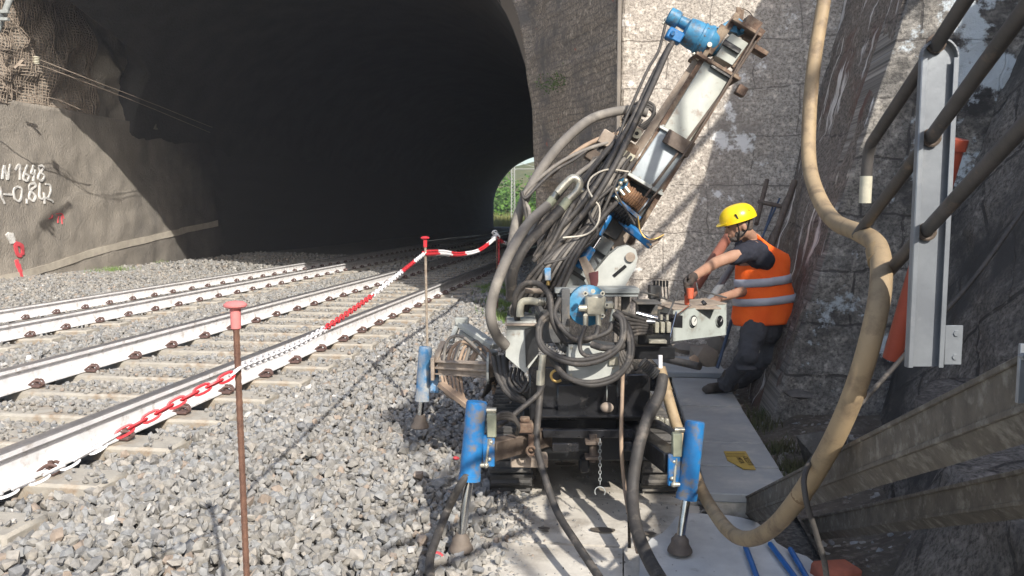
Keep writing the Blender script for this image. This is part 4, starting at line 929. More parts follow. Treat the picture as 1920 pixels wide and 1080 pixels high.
# control console
o_=M(); cons=[(1262,582,5.05),(1362,570,5.45),(1362,628,5.45),(1262,640,5.05)]
A,B,Cc,D_=[P(*p) for p in cons]; dp=_FH*.34+_R*-.06
o_.hexa([D_,Cc,Cc+dp,D_+dp,A,B,B+dp,A+dp])
MT['greylight2']=mat('pale grey green console paint',(.40,.43,.40),(.33,.355,.33),9,.42,.08,40,c3=(.20,.17,.13),c3sc=9,c3t=.68)
con=rp('control_console','greylight2',o_)
t=M(); n_=(B-A).cross(A-D_).normalized(); 
if n_.dot(TC)<0: n_=-n_
t.hexa([A+ZU*.001-n_*-.004,B+ZU*.001+n_*.004,B+dp,A+dp]+[v+ZU*.006 for v in(A+n_*.004,B+n_*.004,B+dp,A+dp)]); rp('console_top','dusty',t,con)
def fpt(u,v): return A.lerp(B,u).lerp(D_.lerp(Cc,u),v)
for u,v,mf in((.34,.42,'gaugeface'),(.84,.52,'black')):
    g=M(); c=fpt(u,v)+n_*.002; g.lathe(c,n_,[(0,.036),(.012,.038),(.014,.030)],26); q=rp('gauge_bezel','chrome',g,con); g=M(); g.cyl(c+n_*.0145,c+n_*.016,.0295,n=26); rp('gauge_dial',mf,g,q)
    g=M(); g.beam(c+n_*.0165-ZU*.004,c+n_*.0165+ZU*.018+_R*.010,.003,.002,up=n_,bev=0); rp('needle','black' if mf!='black' else 'whiteplastic',g,q)
w_=M(); w_.hexa([P(1238,585,4.85),P(1280,592,4.85),P(1280,592,4.95),P(1238,585,4.95)]+[P(1238,585,4.85)-ZU*.09,P(1280,592,4.85)-ZU*.075,P(1280,592,4.95)-ZU*.075,P(1238,585,4.95)-ZU*.09]); rp('console_guard','black',w_)
a=M(); a.cam_box(1212,566,4.9,.15,.012,.2,.003); a.cam_box(1212,580,5.0,.12,.07,.12,.003); rp('shelf_bracket','darkgrey',a); rp('lever_housing','darkgrey',M().cam_box(1227,548,5.2,.07,.09,.10,.004))
a=M(); a.obox(P(1275,574,5.35),_R*.24,_FH*.14,ZU*.006,.002); rp('console_deck','dusty',a)
for k in range(5):
    b=P(1228+k*6.2,560,5.2); t_=P(1227+k*6.0,536,5.2); l=rp('lever','chrome',M().cyl(b,t_,.0045,n=8)); rp('lever_knob','black',M().cyl(t_-ZU*.005,t_+ZU*.035,.0085,n=10),l)
for (b,t_) in(((1295,572,5.2),(1262,596,4.8)),((1254,640,4.6),(1268,585,4.75)),((1236,630,4.6),(1272,545,5.1)),((1312,560,5.35),(1306,530,5.35))):
    rp('lever','chrome' if b[0]!=1236 else 'darkgrey',M().cyl(P(*b),P(*t_),.006,n=8))
rp('guard_rail','darkgrey',M().tube([P(1196,562,5.0),P(1198,548,5.0),P(1225,553,5.1),P(1262,566,5.3)],.006,8,4))
rp('guard_rail','darkgrey',M().tube([P(1312,544,5.4),P(1340,552,5.5),P(1362,558,5.55)],.006,8,4))
a=M(); a.cam_box(1288,563,5.3,.03,.06,.03,.006); a.cyl(P(1294,560,5.25),P(1294,540,5.25),.02,.026,n=12); rp('orange_handle','orangeglove',a)
a=M(); a.cyl(P(1318,570,5.3),P(1322,566,5.3),.02,n=8); a.cyl(P(1232,568,5.0),P(1232,560,5.0),.022,n=12); rp('console_knob','black',a)
# --- mast
MD=4.95
def Q(x,y,dd=0): return P(x,y,MD+dd)
axm=(Q(1340,130)-Q(1165,430)).normalized(); axs=axm.cross(_FH).normalized()
if axs.dot(_R)<0: axs=-axs
def mbox(mm,c0,c1,w,dep,off=0,bev=.004,dd=0):   # box running along the mast between two picture points
    a=Q(*c0,dd); b=Q(*c1,dd); mm.obox((a+b)/2+axs*off,(b-a)/2,axs*w/2,_FH*dep/2,bev)
    return mm
a=M(); mbox(a,(1341,130),(1262,258),.185,.17); mbox(a,(1262,258),(1262,258.1),.01,.01)
MT['mastpaint']=mat('chipped pale grey mast paint',(.36,.37,.325),(.29,.30,.27),7,.5,.15,50,c3=(.15,.095,.06),c3sc=11,c3t=.66)
MT['mastlow']=mat('bluish grey mast paint',(.30,.34,.36),(.25,.28,.30),7,.45,.12,50,c3=(.14,.09,.06),c3sc=11,c3t=.69)
up_=rp('mast_upper','mastpaint',a)
a=M(); mbox(a,(1262,258),(1203,345),.20,.16); lo=rp('mast_lower','mastlow',a)
a=M(); mbox(a,(1196,350),(1075,560),.26,.20,0,.006,.12)
MT['shadepaint']=mat('dark grey paint with shade in its colour',(.13,.145,.15),(.09,.10,.105),8,.5,.15,50,c3=(.2,.18,.15),c3sc=8,c3t=.68)  # shade of the lower mast put into a darker grey paint
rp('mast_base','shadepaint',a)
# edge rails of the mast
a=M()
for off,col in((-.105,0),(.105,0)):
    A_=Q(1378,68)+axs*off; B_=Q(1150,440)+axs*off; A_=A_-_FH*.06; B_=B_-_FH*.06; a.beam(A_,B_,.022,.03,up=axs,bev=.003)
rp('guide_rail','rust',a)
a=M()
A_=Q(1352,120)-axs*.135; B_=Q(1150,420)-axs*.135; a.beam(A_,B_,.02,.05,up=axs,bev=.003); rp('side_channel','dusty',a)
rp('feed_cable','rustdark',M().tube([Q(1425,52,-.12),Q(1345,190,-.12),Q(1262,320,-.13),Q(1180,425,-.13)],.006,8,3))
rp('feed_cable','rustdark',M().tube([Q(1418,78,-.09),Q(1350,180,-.09),Q(1205,375,-.1)],.009,8,3))
# flanges
def flange(c,w,l,dep,m,dd=0,off=0,name='mast_flange'):
    mm=M(); cc=Q(*c,dd)+axs*off; mm.obox(cc,axs*w/2,axm*l/2,_FH*dep/2,.003)
    for k in(-.42,-.15,.15,.42): bolt(mm,cc+axs*w*k-_FH*dep*.42+axm*l*.5,axm,.008,.012)
    return rp(name,m,mm)
flange((1338,130),.31,.022,.24,'rust'); flange((1400,62),.20,.02,.2,'rust',-.02,-.03); flange((1203,345),.27,.022,.22,'lightgrey'); flange((1262,258),.235,.018,.2,'lightgrey')
a=M(); mbox(a,(1258,264),(1235,300),.015,.10,.115); rp('side_latch','rustdark',a)
a=M(); cc=Q(1272,268,-.11); a.obox(cc,axs*.09,axm*.045,_FH*.01,.004); a.obox(cc+axs*.08+_FH*.04,axs*.012,axm*.05,_FH*.05,.003); rp('carriage_plate','rustdark',a)
# upper head : side rails, cross plates
a=M()
for off in(-.10,.10): a.beam(Q(1348,118)+axs*off*.9-_FH*.05,Q(1402,45)+axs*off*.9-_FH*.05,.03,.04,up=axs,bev=.003)
a.obox(Q(1405,52),axs*.05,axm*.05,_FH*.06,.004); a.obox(Q(1412,90),axs*.09,axm*.015,_FH*.05,.003); a.obox(Q(1355,150,-.1)+axs*.13,axs*.03,axm*.03,_FH*.03,.004); rp('head_frame','rust',a)
a=M(); mbox(a,(1352,118),(1382,76),.12,.14); rp('head_block','mastpaint',a)
a=M(); a.obox(Q(1372,88,-.09),axs*.06,axm*.018,_FH*.01,.003); a.obox(Q(1352,132,-.1),axs*.07,axm*.018,_FH*.012,.003); rp('recess_shade','black',a)  # black plates painted in as the shade of a recess
a=M(); a.prism([Q(1343,52,-.06),Q(1380,30,-.06),Q(1383,62,-.06),Q(1367,58,-.06)],_FH*.02); a.prism([Q(1378,28,-.03),Q(1394,40,-.03),Q(1402,60,-.03),Q(1384,66,-.03),Q(1372,56,-.03)],_FH*.10); a.prism([Q(1343,52,-.06),Q(1380,30,-.06),Q(1382,36,.1),Q(1350,58,.1)],axm*-.01)
for b_ in((1384,44),(1390,58)): bolt(a,Q(*b_,-.05),TC,.012,.03)
rp('crown_bracket','bluemotor',a)
a=M(); a.beam(Q(1381,48),Q(1385,14),.02,.03); a.beam(Q(1388,46),Q(1392,18),.015,.025); rp('crown_tab','rust',a); rp('loose_wire','rustdark',M().tube([Q(1388,14),Q(1404,22),Q(1416,38)],.003,6,5))
# rotary head motor
mx_=(Q(1352,92)-Q(1268,48)).normalized(); a=M(); a.lathe(Q(1283,56),mx_,[(0,.055),(.012,.082),(.05,.09),(.10,.092),(.105,.098),(.118,.098),(.12,.092),(.135,.095),(.150,.105),(.165,.105),(.167,.095),(.20,.085),(.24,.055)],32)
a.lathe(Q(1262,33),mx_,[(-.035,.03),(-.03,.052),(.02,.055),(.04,.05),(.045,.035),(.13,.04)],26)
o=rp('rotation_motor','bluemotor',a)
a=M(); 
for k in range(10):
    t=2*math.pi*k/10; s_,u_,d_=frame(mx_); bolt(a,Q(1283,56)+mx_*.118+s_*.088*math.cos(t)+u_*.088*math.sin(t),mx_,.007,.02)
rp('motor_bolt','darkgrey',a,o)
a=M(); a.obox(Q(1264,68,-.04),mx_*.05,mx_.cross(_FH)*.035,_FH*.04,.008); a.cyl(Q(1262,62,-.08),Q(1262,62,-.10),.014,n=10); rp('motor_valve','blue',a,o)
a=M(); a.ball(Q(1250,38),.018); a.cyl(Q(1243,45),Q(1256,28),.008,n=8); a.lathe(Q(1330,84,-.09),TC,[(0,.015),(.01,.015)],12); a.cyl(Q(1300,100,-.05),Q(1311,112,-.05),.01); rp('motor_fitting','fitting',a,o)
# --- winch
wx=(Q(1205,372)-Q(1175,350)).normalized(); wc=Q(1180,370,-.12); wx=(axs*1.0-axm*.15).normalized()
a=M(); 
for s_ in(-.095,.095): a.lathe(wc+wx*s_,wx,[(-.004,.07),(.004,.07)],28)
w0=rp('winch_drum','galv',a)
a=M()
for k in range(12): a.torus(wc+wx*(-.085+k*.0155),wx,.050+.004*(k%3),.0085,24,6)
MT['roperust']=mat('rusty wire rope',(.26,.14,.07),(.15,.085,.05),30,.8,.3,90)
rp('winch_rope','roperust',a,w0)
wc2=wc-axm*.09-_FH*.0; a=M(); a.cyl(wc2-wx*.09,wc2+wx*.09,.062,n=28)
for k in range(9): a.torus(wc2+wx*(-.085+k*.021),wx,.062,.006,26,5)
rp('winch_body','black',a)
a=M(); a.obox(wc-axm*.065-_FH*.068,wx*.115,axm*.012,_FH*.006,.002); rp('winch_guard','blue',a)
# blue cylinder and diagonal support below winch
a=M(); a.cyl(Q(1130,415,-.15),Q(1120,440,-.15),.030,n=18); a.cyl(Q(1120,440,-.15),Q(1145,398,-.1),.028,n=18); rp('feed_cylinder','blue',a)
a=M(); a.cyl(P(1103,480,4.6),P(1125,447,4.65),.013,n=12); rp('cylinder_rod','chrome',a)
a=M(); a.cyl(P(1088,498,4.55),P(1108,466,4.58),.030,n=18); a.cyl(P(1085,503,4.55),P(1090,495,4.55),.034,n=18); rp('lift_cylinder','blue',a)
a=M(); a.beam(P(1165,412,4.85),P(1222,462,4.75),.05,.04,bev=.004); a.beam(P(1172,424,4.85),P(1224,460,4.78),.02,.05,bev=.004); rp('support_arm','blue',a)
a=M(); a.cyl(P(1215,462,4.75),P(1238,440,4.75),.022,n=10); a.cam_box(1226,455,4.74,.05,.03,.03,.004,.6); rp('arm_fitting','dusty',a)
rp('brass_cable','brass',M().tube([P(1196,405,4.7),P(1200,432,4.7),P(1212,447,4.7),P(1228,448,4.7),P(1245,440,4.7)],.005,8,6))
# --- pale pivot brackets
def plate(pts,d,th,m,name,hole=None,label=None):
    mm=M(); mm.prism([P(x,y,d) for x,y in pts],_FH*th); return rp(name,m,mm,None,label)
q=plate([(1113,512),(1142,478),(1160,464),(1178,460),(1192,468),(1196,484),(1190,505),(1170,540),(1118,540)],4.62,.10,'lightgrey','pivot_bracket')
rp('pivot_pin','dusty',M().cyl(P(1182,482,4.62),P(1182,482,4.60),.028,n=20),q); rp('slot_shade','black',M().obox(P(1162,508,4.615),(_R*.035+ZU*.03),(_R*-.006+ZU*.007),_FH*.004),q)  # thin black bar painted in as the shade within the slot
q=plate([(1042,508),(1070,490),(1092,487),(1120,530),(1100,540),(1060,540)],4.60,.10,'steelgrey','pivot_bracket'); rp('slot_shade','black',M().obox(P(1082,515,4.595),(_R*.045-ZU*.028),(_R*.006+ZU*.009),_FH*.004),q)  # slot shade again a black bar laid on the plate
plate([(1030,560),(1048,518),(1078,530),(1080,545),(1060,560)],4.66,.2,'lightgrey','bracket_base')
plate([(1085,485),(1098,480),(1122,520),(1116,545),(1108,545)],4.48,.02,'dusty','hand_lever'); plate([(1104,512),(1122,508),(1122,528),(1117,545),(1110,545)],4.475,.006,'maroon','lever_grip')
q=plate([(1160,410),(1196,436),(1190,458),(1150,470),(1140,450)],4.95,.15,'dusty','mast_knuckle')
# --- upper left mounting blocks of the mast
for (x,y,w_,h_,dp_,m_n) in((1138,262,.10,.09,.1,'dusty'),(1158,272,.07,.10,.08,'lightgrey'),(1190,250,.075,.085,.06,'dusty'),(1172,290,.11,.05,.08,'fitpale'),(1110,292,.08,.07,.1,'rustdark'),(1122,312,.12,.06,.1,'darkgrey'),(1182,282,.07,.08,.08,'rust'),(1140,332,.10,.06,.08,'darkgrey')):
    rp('mounting_block',m_n,M().cam_box(x,y,MD-.08,w_,h_,dp_,.006,-.55))
rp('roller','fitting',M().cyl(P(1194,250,MD-.12),P(1194,250,MD-.17),.030,n=20)); rp('roller_hub','black',M().cyl(P(1194,250,MD-.171),P(1194,250,MD-.174),.012,n=12))
a=M(); a.beam(P(1130,330,MD),P(1196,222,MD),.03,.04); a.beam(P(1095,340,MD),P(1160,245,MD),.03,.03); rp('hose_carrier','dusty',a)
# blue valve clusters
for (x,y) in((1158,350),(1150,362),(1168,345),(1112,372),(1085,365)):
    mm=M(); mm.cam_box(x,y,4.72,.05,.05,.05,.006,random.uniform(-.6,.6)); mm.cyl(P(x,y,4.7),P(x+random.uniform(-10,10),y-12,4.68),.013,n=10); rp('blue_valve','bluemotor' if x!=1150 else 'blue',mm)
    mm=M(); mm.cyl(P(x+4,y+6,4.66),P(x+12,y+16,4.66),.011,n=8); mm.ball(P(x+5,y-6,4.67),.015); mm.cyl(P(x-6,y+4,4.67),P(x-14,y+14,4.67),.010,n=8); rp('valve_fitting','fitting',mm)
plate([(1112,372),(1128,380),(1118,408),(1104,402)],4.66,.02,'bluemotor','blue_gusset'); plate([(1080,405),(1096,392),(1116,420),(1096,446),(1084,430)],4.75,.03,'lightgrey','grey_gusset')
# U shaped steel pipes with crimped sleeves
rp('bent_pipe','fitting',M().tube([P(1045,362,4.55),P(1060,345,4.55),P(1075,334,4.55),P(1086,342,4.55),P(1082,358,4.55),P(1066,374,4.55)],.024,14,6))
rp('bent_pipe','fitting',M().tube([P(1038,372,4.6),P(1052,352,4.6),P(1068,338,4.6)],.022,14,5))
for a_,b_ in(((1066,374),(1052,392)),((1038,372),(1026,388))): rp('hose_sleeve','olive',M().cyl(P(*a_,4.55),P(*b_,4.55),.027,n=16))
# pale elbow fittings left
rp('elbow_fitting','fitpale',M().tube([P(1010,566,4.3),P(990,564,4.3),P(978,568,4.3),P(975,582,4.3),P(975,594,4.3)],.020,14,5)); rp('elbow_fitting','dusty',M().tube([P(1018,546,4.35),P(985,545,4.35)],.015,12,0))
mm=M(); 
for k in range(5): mm.cyl(P(1010+k*3,565,4.29),P(1011.5+k*3,565,4.29),.022,n=12)
rp('threaded_end','fitting',mm)
mm=M(); mm.cyl(P(1028,535,4.4),P(1028,520,4.4),.012,n=10); rp('brass_cock','brass',mm); rp('blue_tag','blueworn',M().cam_box(1027,514,4.38,.035,.07,.02,.006,.05))
mm=M(); mm.cyl(P(1018,665,4.05),P(1015,700,4.05),.018,n=14); mm.cyl(P(1014,695,4.05),P(1013,722,4.05),.022,n=14); rp('hose_coupling','fitting',mm)
for x,y in((1072,470),(1082,466),(1066,478),(1092,460),(1078,480)): rp('pipe_plug','brass',M().ball(P(x,y,4.5),.012))
rp('steel_clutch','black',M().cam_box(1215,606,4.6,.2,.08,.2,.01))
# corrugated elbow right
mm=M()
for k in range(9):
    t=k/8; c=P(1204+t*26,680+t*22,4.15); mm.lathe(c,(P(1230,702,4.15)-P(1204,680,4.15)),[(-.004,.027),(0,.033),(.004,.027)],16)
rp('corrugated_elbow','darkgrey',mm)
rp('grease_fitting','whiteplastic',M().cyl(P(1238,666,4.2),P(1238,690,4.2),.012,n=10))
mm=M()
for k in range(3): mm.cam_box(1232+k*9,790+k*2,4.0,.02,.05,.03,.004)
rp('small_coupling','fitting',mm)
# --- hoses of the rig
def hose(pts,r,m='rubber',name='hydraulic_hose',sm=8): return rp(name,m,M().tube([P(*p) for p in pts],r,10,sm))
# thick grey hoses
hose([(948,648,4.3),(932,630,4.25),(921,600,4.2),(922,565,4.2),(936,520,4.2),(958,470,4.25),(990,420,4.35),(1026,386,4.5)],.029,'rubberlight')
hose([(1214,212,5.0),(1190,206,5.0),(1150,210,4.95),(1105,225,4.9),(1060,262,4.8),(1020,310,4.75),(990,360,4.7),(970,410,4.7),(960,460,4.7),(955,510,4.7),(960,560,4.7)],.030,'rubberlight')
hose([(1052,392,4.55),(1020,425,4.5),(985,462,4.4),(962,510,4.4),(958,560,4.5)],.030,'rubber')
hose([(1100,282,4.8),(1075,300,4.75),(1040,320,4.7),(1012,345,4.65),(985,372,4.6),(978,360,4.6),(984,392,4.6),(990,430,4.6)],.010,'rubber')
hose([(1160,262,4.85),(1100,280,4.8),(1050,305,4.75),(1005,340,4.7),(980,368,4.65),(992,395,4.6),(990,440,4.6)],.012,'rubberlight')
hose([(1120,300,4.8),(1080,330,4.7),(1045,370,4.65),(1010,410,4.6),(985,460,4.55)],.014,'rubberlight')
hose([(1160,250,4.9),(1120,262,4.85),(1080,285,4.8),(1030,330,4.75)],.014,'hosebrown')
# long pair from motor down
hose([(1262,78,4.9),(1250,100,4.85),(1228,150,4.75),(1205,200,4.65),(1180,255,4.6),(1150,315,4.5),(1110,380,4.45),(1070,430,4.45),(1030,480,4.45),(990,530,4.5)],.017)
hose([(1256,84,4.92),(1240,112,4.88),(1215,160,4.8),(1192,210,4.7),(1160,270,4.62),(1128,330,4.55),(1090,385,4.5),(1045,435,4.5),(1000,490,4.5)],.015)
hose([(1248,45,4.95),(1235,95,4.9),(1215,130,4.85),(1190,185,4.8),(1168,235,4.75),(1150,290,4.7)],.009,'rubber')
# loops above
for k in range(3):
    hose([(1168,225+k*6,5.0),(1185,200+k*6,5.05),(1208,190+k*5,5.05),(1226,200+k*6,5.05),(1222,220+k*5,5.02),(1200,238+k*4,5.0)],.011)
# bundle
random.seed(21)
for k in range(28):
    t=k/27; x1=1065+t*110+random.uniform(-8,8); y1=395-t*80+random.uniform(-15,15); x0=955+t*95+random.uniform(-6,6); y0=590-t*45+random.uniform(-12,12)
    dd=4.62+random.uniform(-.12,.15)+t*.1; xm=(x0+x1)/2+random.uniform(-12,8); ym=(y0+y1)/2+random.uniform(-2,16)
    hose([(x1+18,y1-26,dd+.1),(x1,y1,dd),(xm+14,ym-20,dd-.05),(xm-8,ym+14,dd-.05),(x0+6,y0-20,dd-.04),(x0,y0,dd)],random.choice([.008,.010,.012,.014]),random.choice(['rubber','rubber','rubber','rubber','rubberlight']))
for k in range(12):
    t=k/11; x1=1205-t*75+random.uniform(-6,6); y1=228+t*40+random.uniform(-10,10); x0=1085-t*85; y0=430+t*50+random.uniform(-10,10); dd=4.72+random.uniform(-.08,.12)
    hose([(x1,y1,dd+.15),((x1*2+x0)/3+random.uniform(-12,6),(y1*2+y0)/3,dd),((x1+x0*2)/3+random.uniform(-14,4),(y1+y0*2)/3,dd-.06),(x0,y0,dd-.08)],random.choice([.008,.011,.014]),'rubber')
for (x,y,w_,h_,m_n) in((1100,330,.08,.14,'darkgrey'),(1128,300,.07,.10,'black'),(1085,372,.10,.10,'black'),(1118,352,.06,.12,'rustdark'),(1132,398,.09,.12,'darkgrey'),(1150,385,.06,.09,'black'),(1096,410,.08,.10,'darkgrey'),(1150,428,.10,.12,'darkgrey'),(1122,455,.16,.10,'shadepaint'),(1072,440,.10,.12,'black'),(1050,480,.14,.12,'black'),(1160,322,.07,.07,'rustdark')):
    rp('mounting_block',m_n,M().cam_box(x,y,4.98,w_,h_,.12,.006,-.55))
for k in range(8):
    x0=1000+k*9; hose([(x0-30,560+k*4,4.5),(x0-8,520+k*3,4.42),(x0+24,485-k*2,4.42),(x0+65,452-k*6,4.5),(x0+92,430-k*7,4.6)],random.choice([.009,.012,.014]),random.choice(['rubber','rubber','rubberlight']))
MT['whitehose']=mat('cream thin hose',(.5,.46,.38),(.4,.36,.3),20,.5)
hose([(1178,322,4.6),(1140,318,4.55),(1112,330,4.5),(1102,350,4.48),(1112,372,4.46),(1124,390,4.45),(1120,420,4.44),(1098,440,4.42),(1055,446,4.4)],.0055,'whitehose','thin_hose')
hose([(1190,420,4.6),(1150,350,4.6),(1170,330,4.6)],.007)
hose([(1148,350,4.55),(1105,395,4.5),(1120,440,4.45),(1070,480,4.42),(1020,495,4.4)],.010)
# curled hoses round the pump and over the pale box
hose([(970,600,4.35),(965,560,4.3),(980,535,4.28),(1008,532,4.25),(1030,555,4.22),(1036,600,4.2),(1060,640,4.2),(1090,652,4.2)],.017)
hose([(1050,560,4.25),(1040,590,4.2),(1062,625,4.15),(1090,640,4.15),(1115,630,4.15),(1122,612,4.16)],.014)
for k in range(2):
    r_=k*7; hose([(1030-k*2,585+k*10,4.22),(1012+k*3,605+k*4,4.14),(1010+k*4,640,4.10),(1030+k*5,665-k*3,4.07),(1075,682-k*7,4.04),(1120,678-k*8,4.03),(1155,658-k*6,4.03),(1170-k*4,630,4.05),(1170-k*6,600,4.08),(1156-k*5,585+k*4,4.12)],.0125 if k%2 else .014)
for k in range(2):
    hose([(1034,672+k*3,4.12),(1060,704+k*2,4.05),(1105,722-k*5,4.02),(1150,712-k*6,4.02),(1180-k*4,680,4.02),(1186-k*6,645,4.04),(1178-k*5,612,4.08),(1160,590,4.15)],.0135)
for k in range(6):
    hose([(1150,582+k*7,4.2),(1172,588+k*9,4.22),(1196,596+k*6,4.3),(1222,604+k*4,4.38)],.010)
hose([(1098,612,4.15),(1088,640,4.1),(1090,660,4.08),(1105,668,4.06),(1130,664,4.06)],.011)
hose([(1148,605,4.15),(1140,622,4.12),(1110,634,4.12),(1080,636,4.15)],.013); hose([(1122,612,4.15),(1112,632,4.12),(1060,642,4.2)],.014)
hose([(1110,646,4.1),(1130,652,4.06),(1160,652,4.05),(1180,640,4.1)],.018)
for k in range(3): hose([(925+k*10,668,4.5),(935+k*8,710,4.45),(960+k*8,745,4.4),(1000,752+k*5,4.4)],.016+.003*k)
for k in range(4): hose([(960+k*7,690,4.45),(955+k*9,715,4.4),(975+k*9,735,4.35),(990+k*6,715,4.35)],.009)
for k in range(7): hose([(905+k*4,745-k*4,4.9),(925+k*5,700-k*5,4.7),(955+k*4,655-k*4,4.5),(985+k*3,615-k*2,4.5)],.009,'rubber')
hose([(1018,722,4.05),(1008,740,4.0),(975,768,3.95),(948,790,3.9),(930,800,3.85)],.013)
for k in range(3): hose([(915,800+k*3,3.75),(935,785-k*4,3.78),(960,786-k*4,3.82),(972,800,3.85),(968,815,3.9)],.010)
for k in range(3): hose([(1268,812+k*4,3.78),(1250,800+k*3,3.85),(1228,790+k*5,4.0),(1205,800,4.2)],.010)
for k in range(5): hose([(1150+k*4,655,4.3),(1160+k*6,690,4.28),(1190,700+k*4,4.3),(1210,690,4.4)],.012)
# --- hoses trailing on the ground (things of their own)
def ghose(pts,r,label,m='rubber',name='ground_hose'):
    M().tube([(P(*p) if len(p)==3 else None) for p in pts],r,14,8).build(name,m,label=label,cat='hose')
ghose([(1014,722,4.05),(1010,770,4.0),(1006,830,3.95),(1020,890,3.85),(1045,960,3.72),(1082,1020,3.45),(1125,1085,3.2)],.0175,'black hose hanging from the coupling and running forward between the feet','rubber')
ghose([(1243,706,4.12),(1236,740,4.05),(1212,790,3.95),(1195,850,3.9),(1186,920,3.85),(1192,985,3.68),(1212,1040,3.45),(1240,1090,3.2)],.030,'thick black hose from the corrugated elbow to the front right of the picture','rubber')
ghose([(1168,690,4.1),(1166,760,4.05),(1165,840,4.02),(1172,920,4.0),(1184,985,3.7),(1196,1035,3.5)],.010,'thin tan hose hanging beside the thick black hose','hosebrown')
ghose([(885,880,3.7),(862,912,3.68),(838,960,3.75),(818,1010,3.55),(806,1050,3.4),(808,1095,3.2)],.019,'dark hose running down left of the near left foot')
ghose([(1238,690,4.3),(1250,735,4.25),(1266,790,4.2),(1288,850,4.1),(1312,912,3.95),(1340,962,3.6),(1372,1000,3.2),(1408,1010,2.95),(1450,988,2.75),(1500,930,2.5),(1555,840,2.32),(1600,740,2.2),(1634,630,2.15),(1652,530,2.2),(1645,462,2.35),(1610,436,2.6),(1565,415,2.85),(1535,370,3.1),(1518,310,3.3),(1517,230,3.4),(1526,120,3.45),(1545,0,3.5),(1556,-90,3.5),(1600,-230,3.5)],(.0295),'long beige hose looping from the rig down and up the wall','hosebeige','beige_hose')
bh=[o for o in C.objects if o.name=='beige_hose'][0]
for a_,b_ in(((1645,470,2.33),(1650,492,2.27)),((1243,712,4.29),(1250,735,4.25))): M().cyl(P(*a_),P(*b_),.0325,n=20).build('hose_clamp','hoseband',bh)
for a_,b_ in(((1505,925,2.487),(1500,930,2.5)),((1604,732,2.205),(1602,737,2.2)),((1517,232,3.4),(1517,238,3.4))): M().cyl(P(*a_),P(*b_),.0305,n=20).build('scuff_ring','scuff',bh)
ghose([(1960,330,3.2),(1900,420,3.1),(1820,530,3.0),(1720,640,2.9),(1620,750,2.7),(1550,830,2.5),(1512,880,2.35),(1510,930,2.3),(1530,1000,2.3),(1545,1050,2.3),(1552,1100,2.3)],.0085,'thin black cable hanging over the beams and the beige hose','rubber','cable')
# oil spots on the path
for i,(x,y,s_) in enumerate(((1020,990,.022),(1022,996,.014),(1130,993,.045),(1215,1000,.03),(1060,870,.05))):
    c=PZ(x,y,.0225); pts=[c+Vector((math.cos(a)*s_*(1.4+.3*hills(math.cos(a)*2,i,0,1)),math.sin(a)*s_*(.7+.3*hills(math.sin(a)*2,i,3,1)),0)) for a in lin(0,2*math.pi*.97,22)]
    M().prism(pts,(0,0,.0012)).build('oil_spot','stucco',label=('two small dark oil spots in the middle of the slab','smaller of the paired dark oil spots on the slab','largest dark oil spot on the slab between the hoses','dark oil spot beside the thick black hose','oil stain under the rig')[i],cat='oil spot')
# ================================================================= PERSON
man=thing('person','man in orange vest and yellow helmet leaning over the control box','person',PZ(1345,735,.12))
def blob(name,parts,m,par,vox=.008,smooth=6,label=None):
    mm=M()
    for p in parts:
        if p[0]=='c': mm.cap(p[1],p[2],p[3],p[4])
        else: mm.ball(p[1],p[2],p[3],p[4],ax=p[5] if len(p)>5 else None,nu=18,nv=12)
    o=mm.build(name,m,par,label=label); r=o.modifiers.new('r','REMESH'); r.mode='VOXEL'; r.voxel_size=vox; r.use_smooth_shade=True
    if smooth: q=o.modifiers.new('s','SMOOTH'); q.factor=.5; q.iterations=smooth
    if name in('shirt','trousers'):
        for sc_,st_r in((.11,.030),(.045,.012)):
            tx=bpy.data.textures.new('fold','CLOUDS'); tx.noise_scale=sc_; tx.noise_depth=2
            q=o.modifiers.new('f','DISPLACE'); q.texture=tx; q.strength=st_r; q.mid_level=.5; q.texture_coords='LOCAL'
    return o
HD=6.12
hx=-_R; hf=(hx*.93+_FH*-.0+TC*.10-ZU*.30).normalized(); hs=hf.cross(ZU).normalized(); hu=hs.cross(hf).normalized()
hc=P(1384,422,HD); AX=(hf,hs,hu)
def hp(f,s,u): return hc+hf*f+hs*s+hu*u
sh=P(1412,466,6.12); el=P(1343,492,5.92); wr=P(1297,521,5.62)
sh2=P(1392,460,6.45); el2=P(1398,545,6.30); wr2=P(1352,558,5.82)
parts=[('b',hp(-.005,0,.02),.098,.076,.10,AX),('b',hp(.03,0,-.045),.062,.056,.075,AX),('b',hp(.060,0,-.085),.030,.032,.028,AX),
 ('c',hp(.085,0,.008),hp(.104,0,-.022),.011,.015),('b',hp(.088,0,-.055),.014,.024,.008,AX),('b',hp(.086,0,-.067),.014,.022,.008,AX),
 ('b',hp(.080,.030,.018),.014,.022,.010,AX),('b',hp(.080,-.030,.018),.014,.022,.010,AX),('b',hp(-.015,.075,-.015),.020,.010,.033,AX),('b',hp(-.015,-.075,-.015),.020,.010,.033,AX),
 ('c',hp(-.03,0,-.06),P(1412,452,6.28),.058,.062),('c',P(1412,452,6.28),P(1418,475,6.30),.07,.12),('c',P(1418,480,6.30),P(1432,600,6.38),.13,.13),
 ('c',sh,el,.052,.043),('c',el,wr,.044,.029),('c',P(1415,470,6.3),sh,.09,.06),('c',P(1415,470,6.3),sh2,.09,.06),('c',sh2,el2,.05,.042),('c',el2,wr2,.042,.029)]
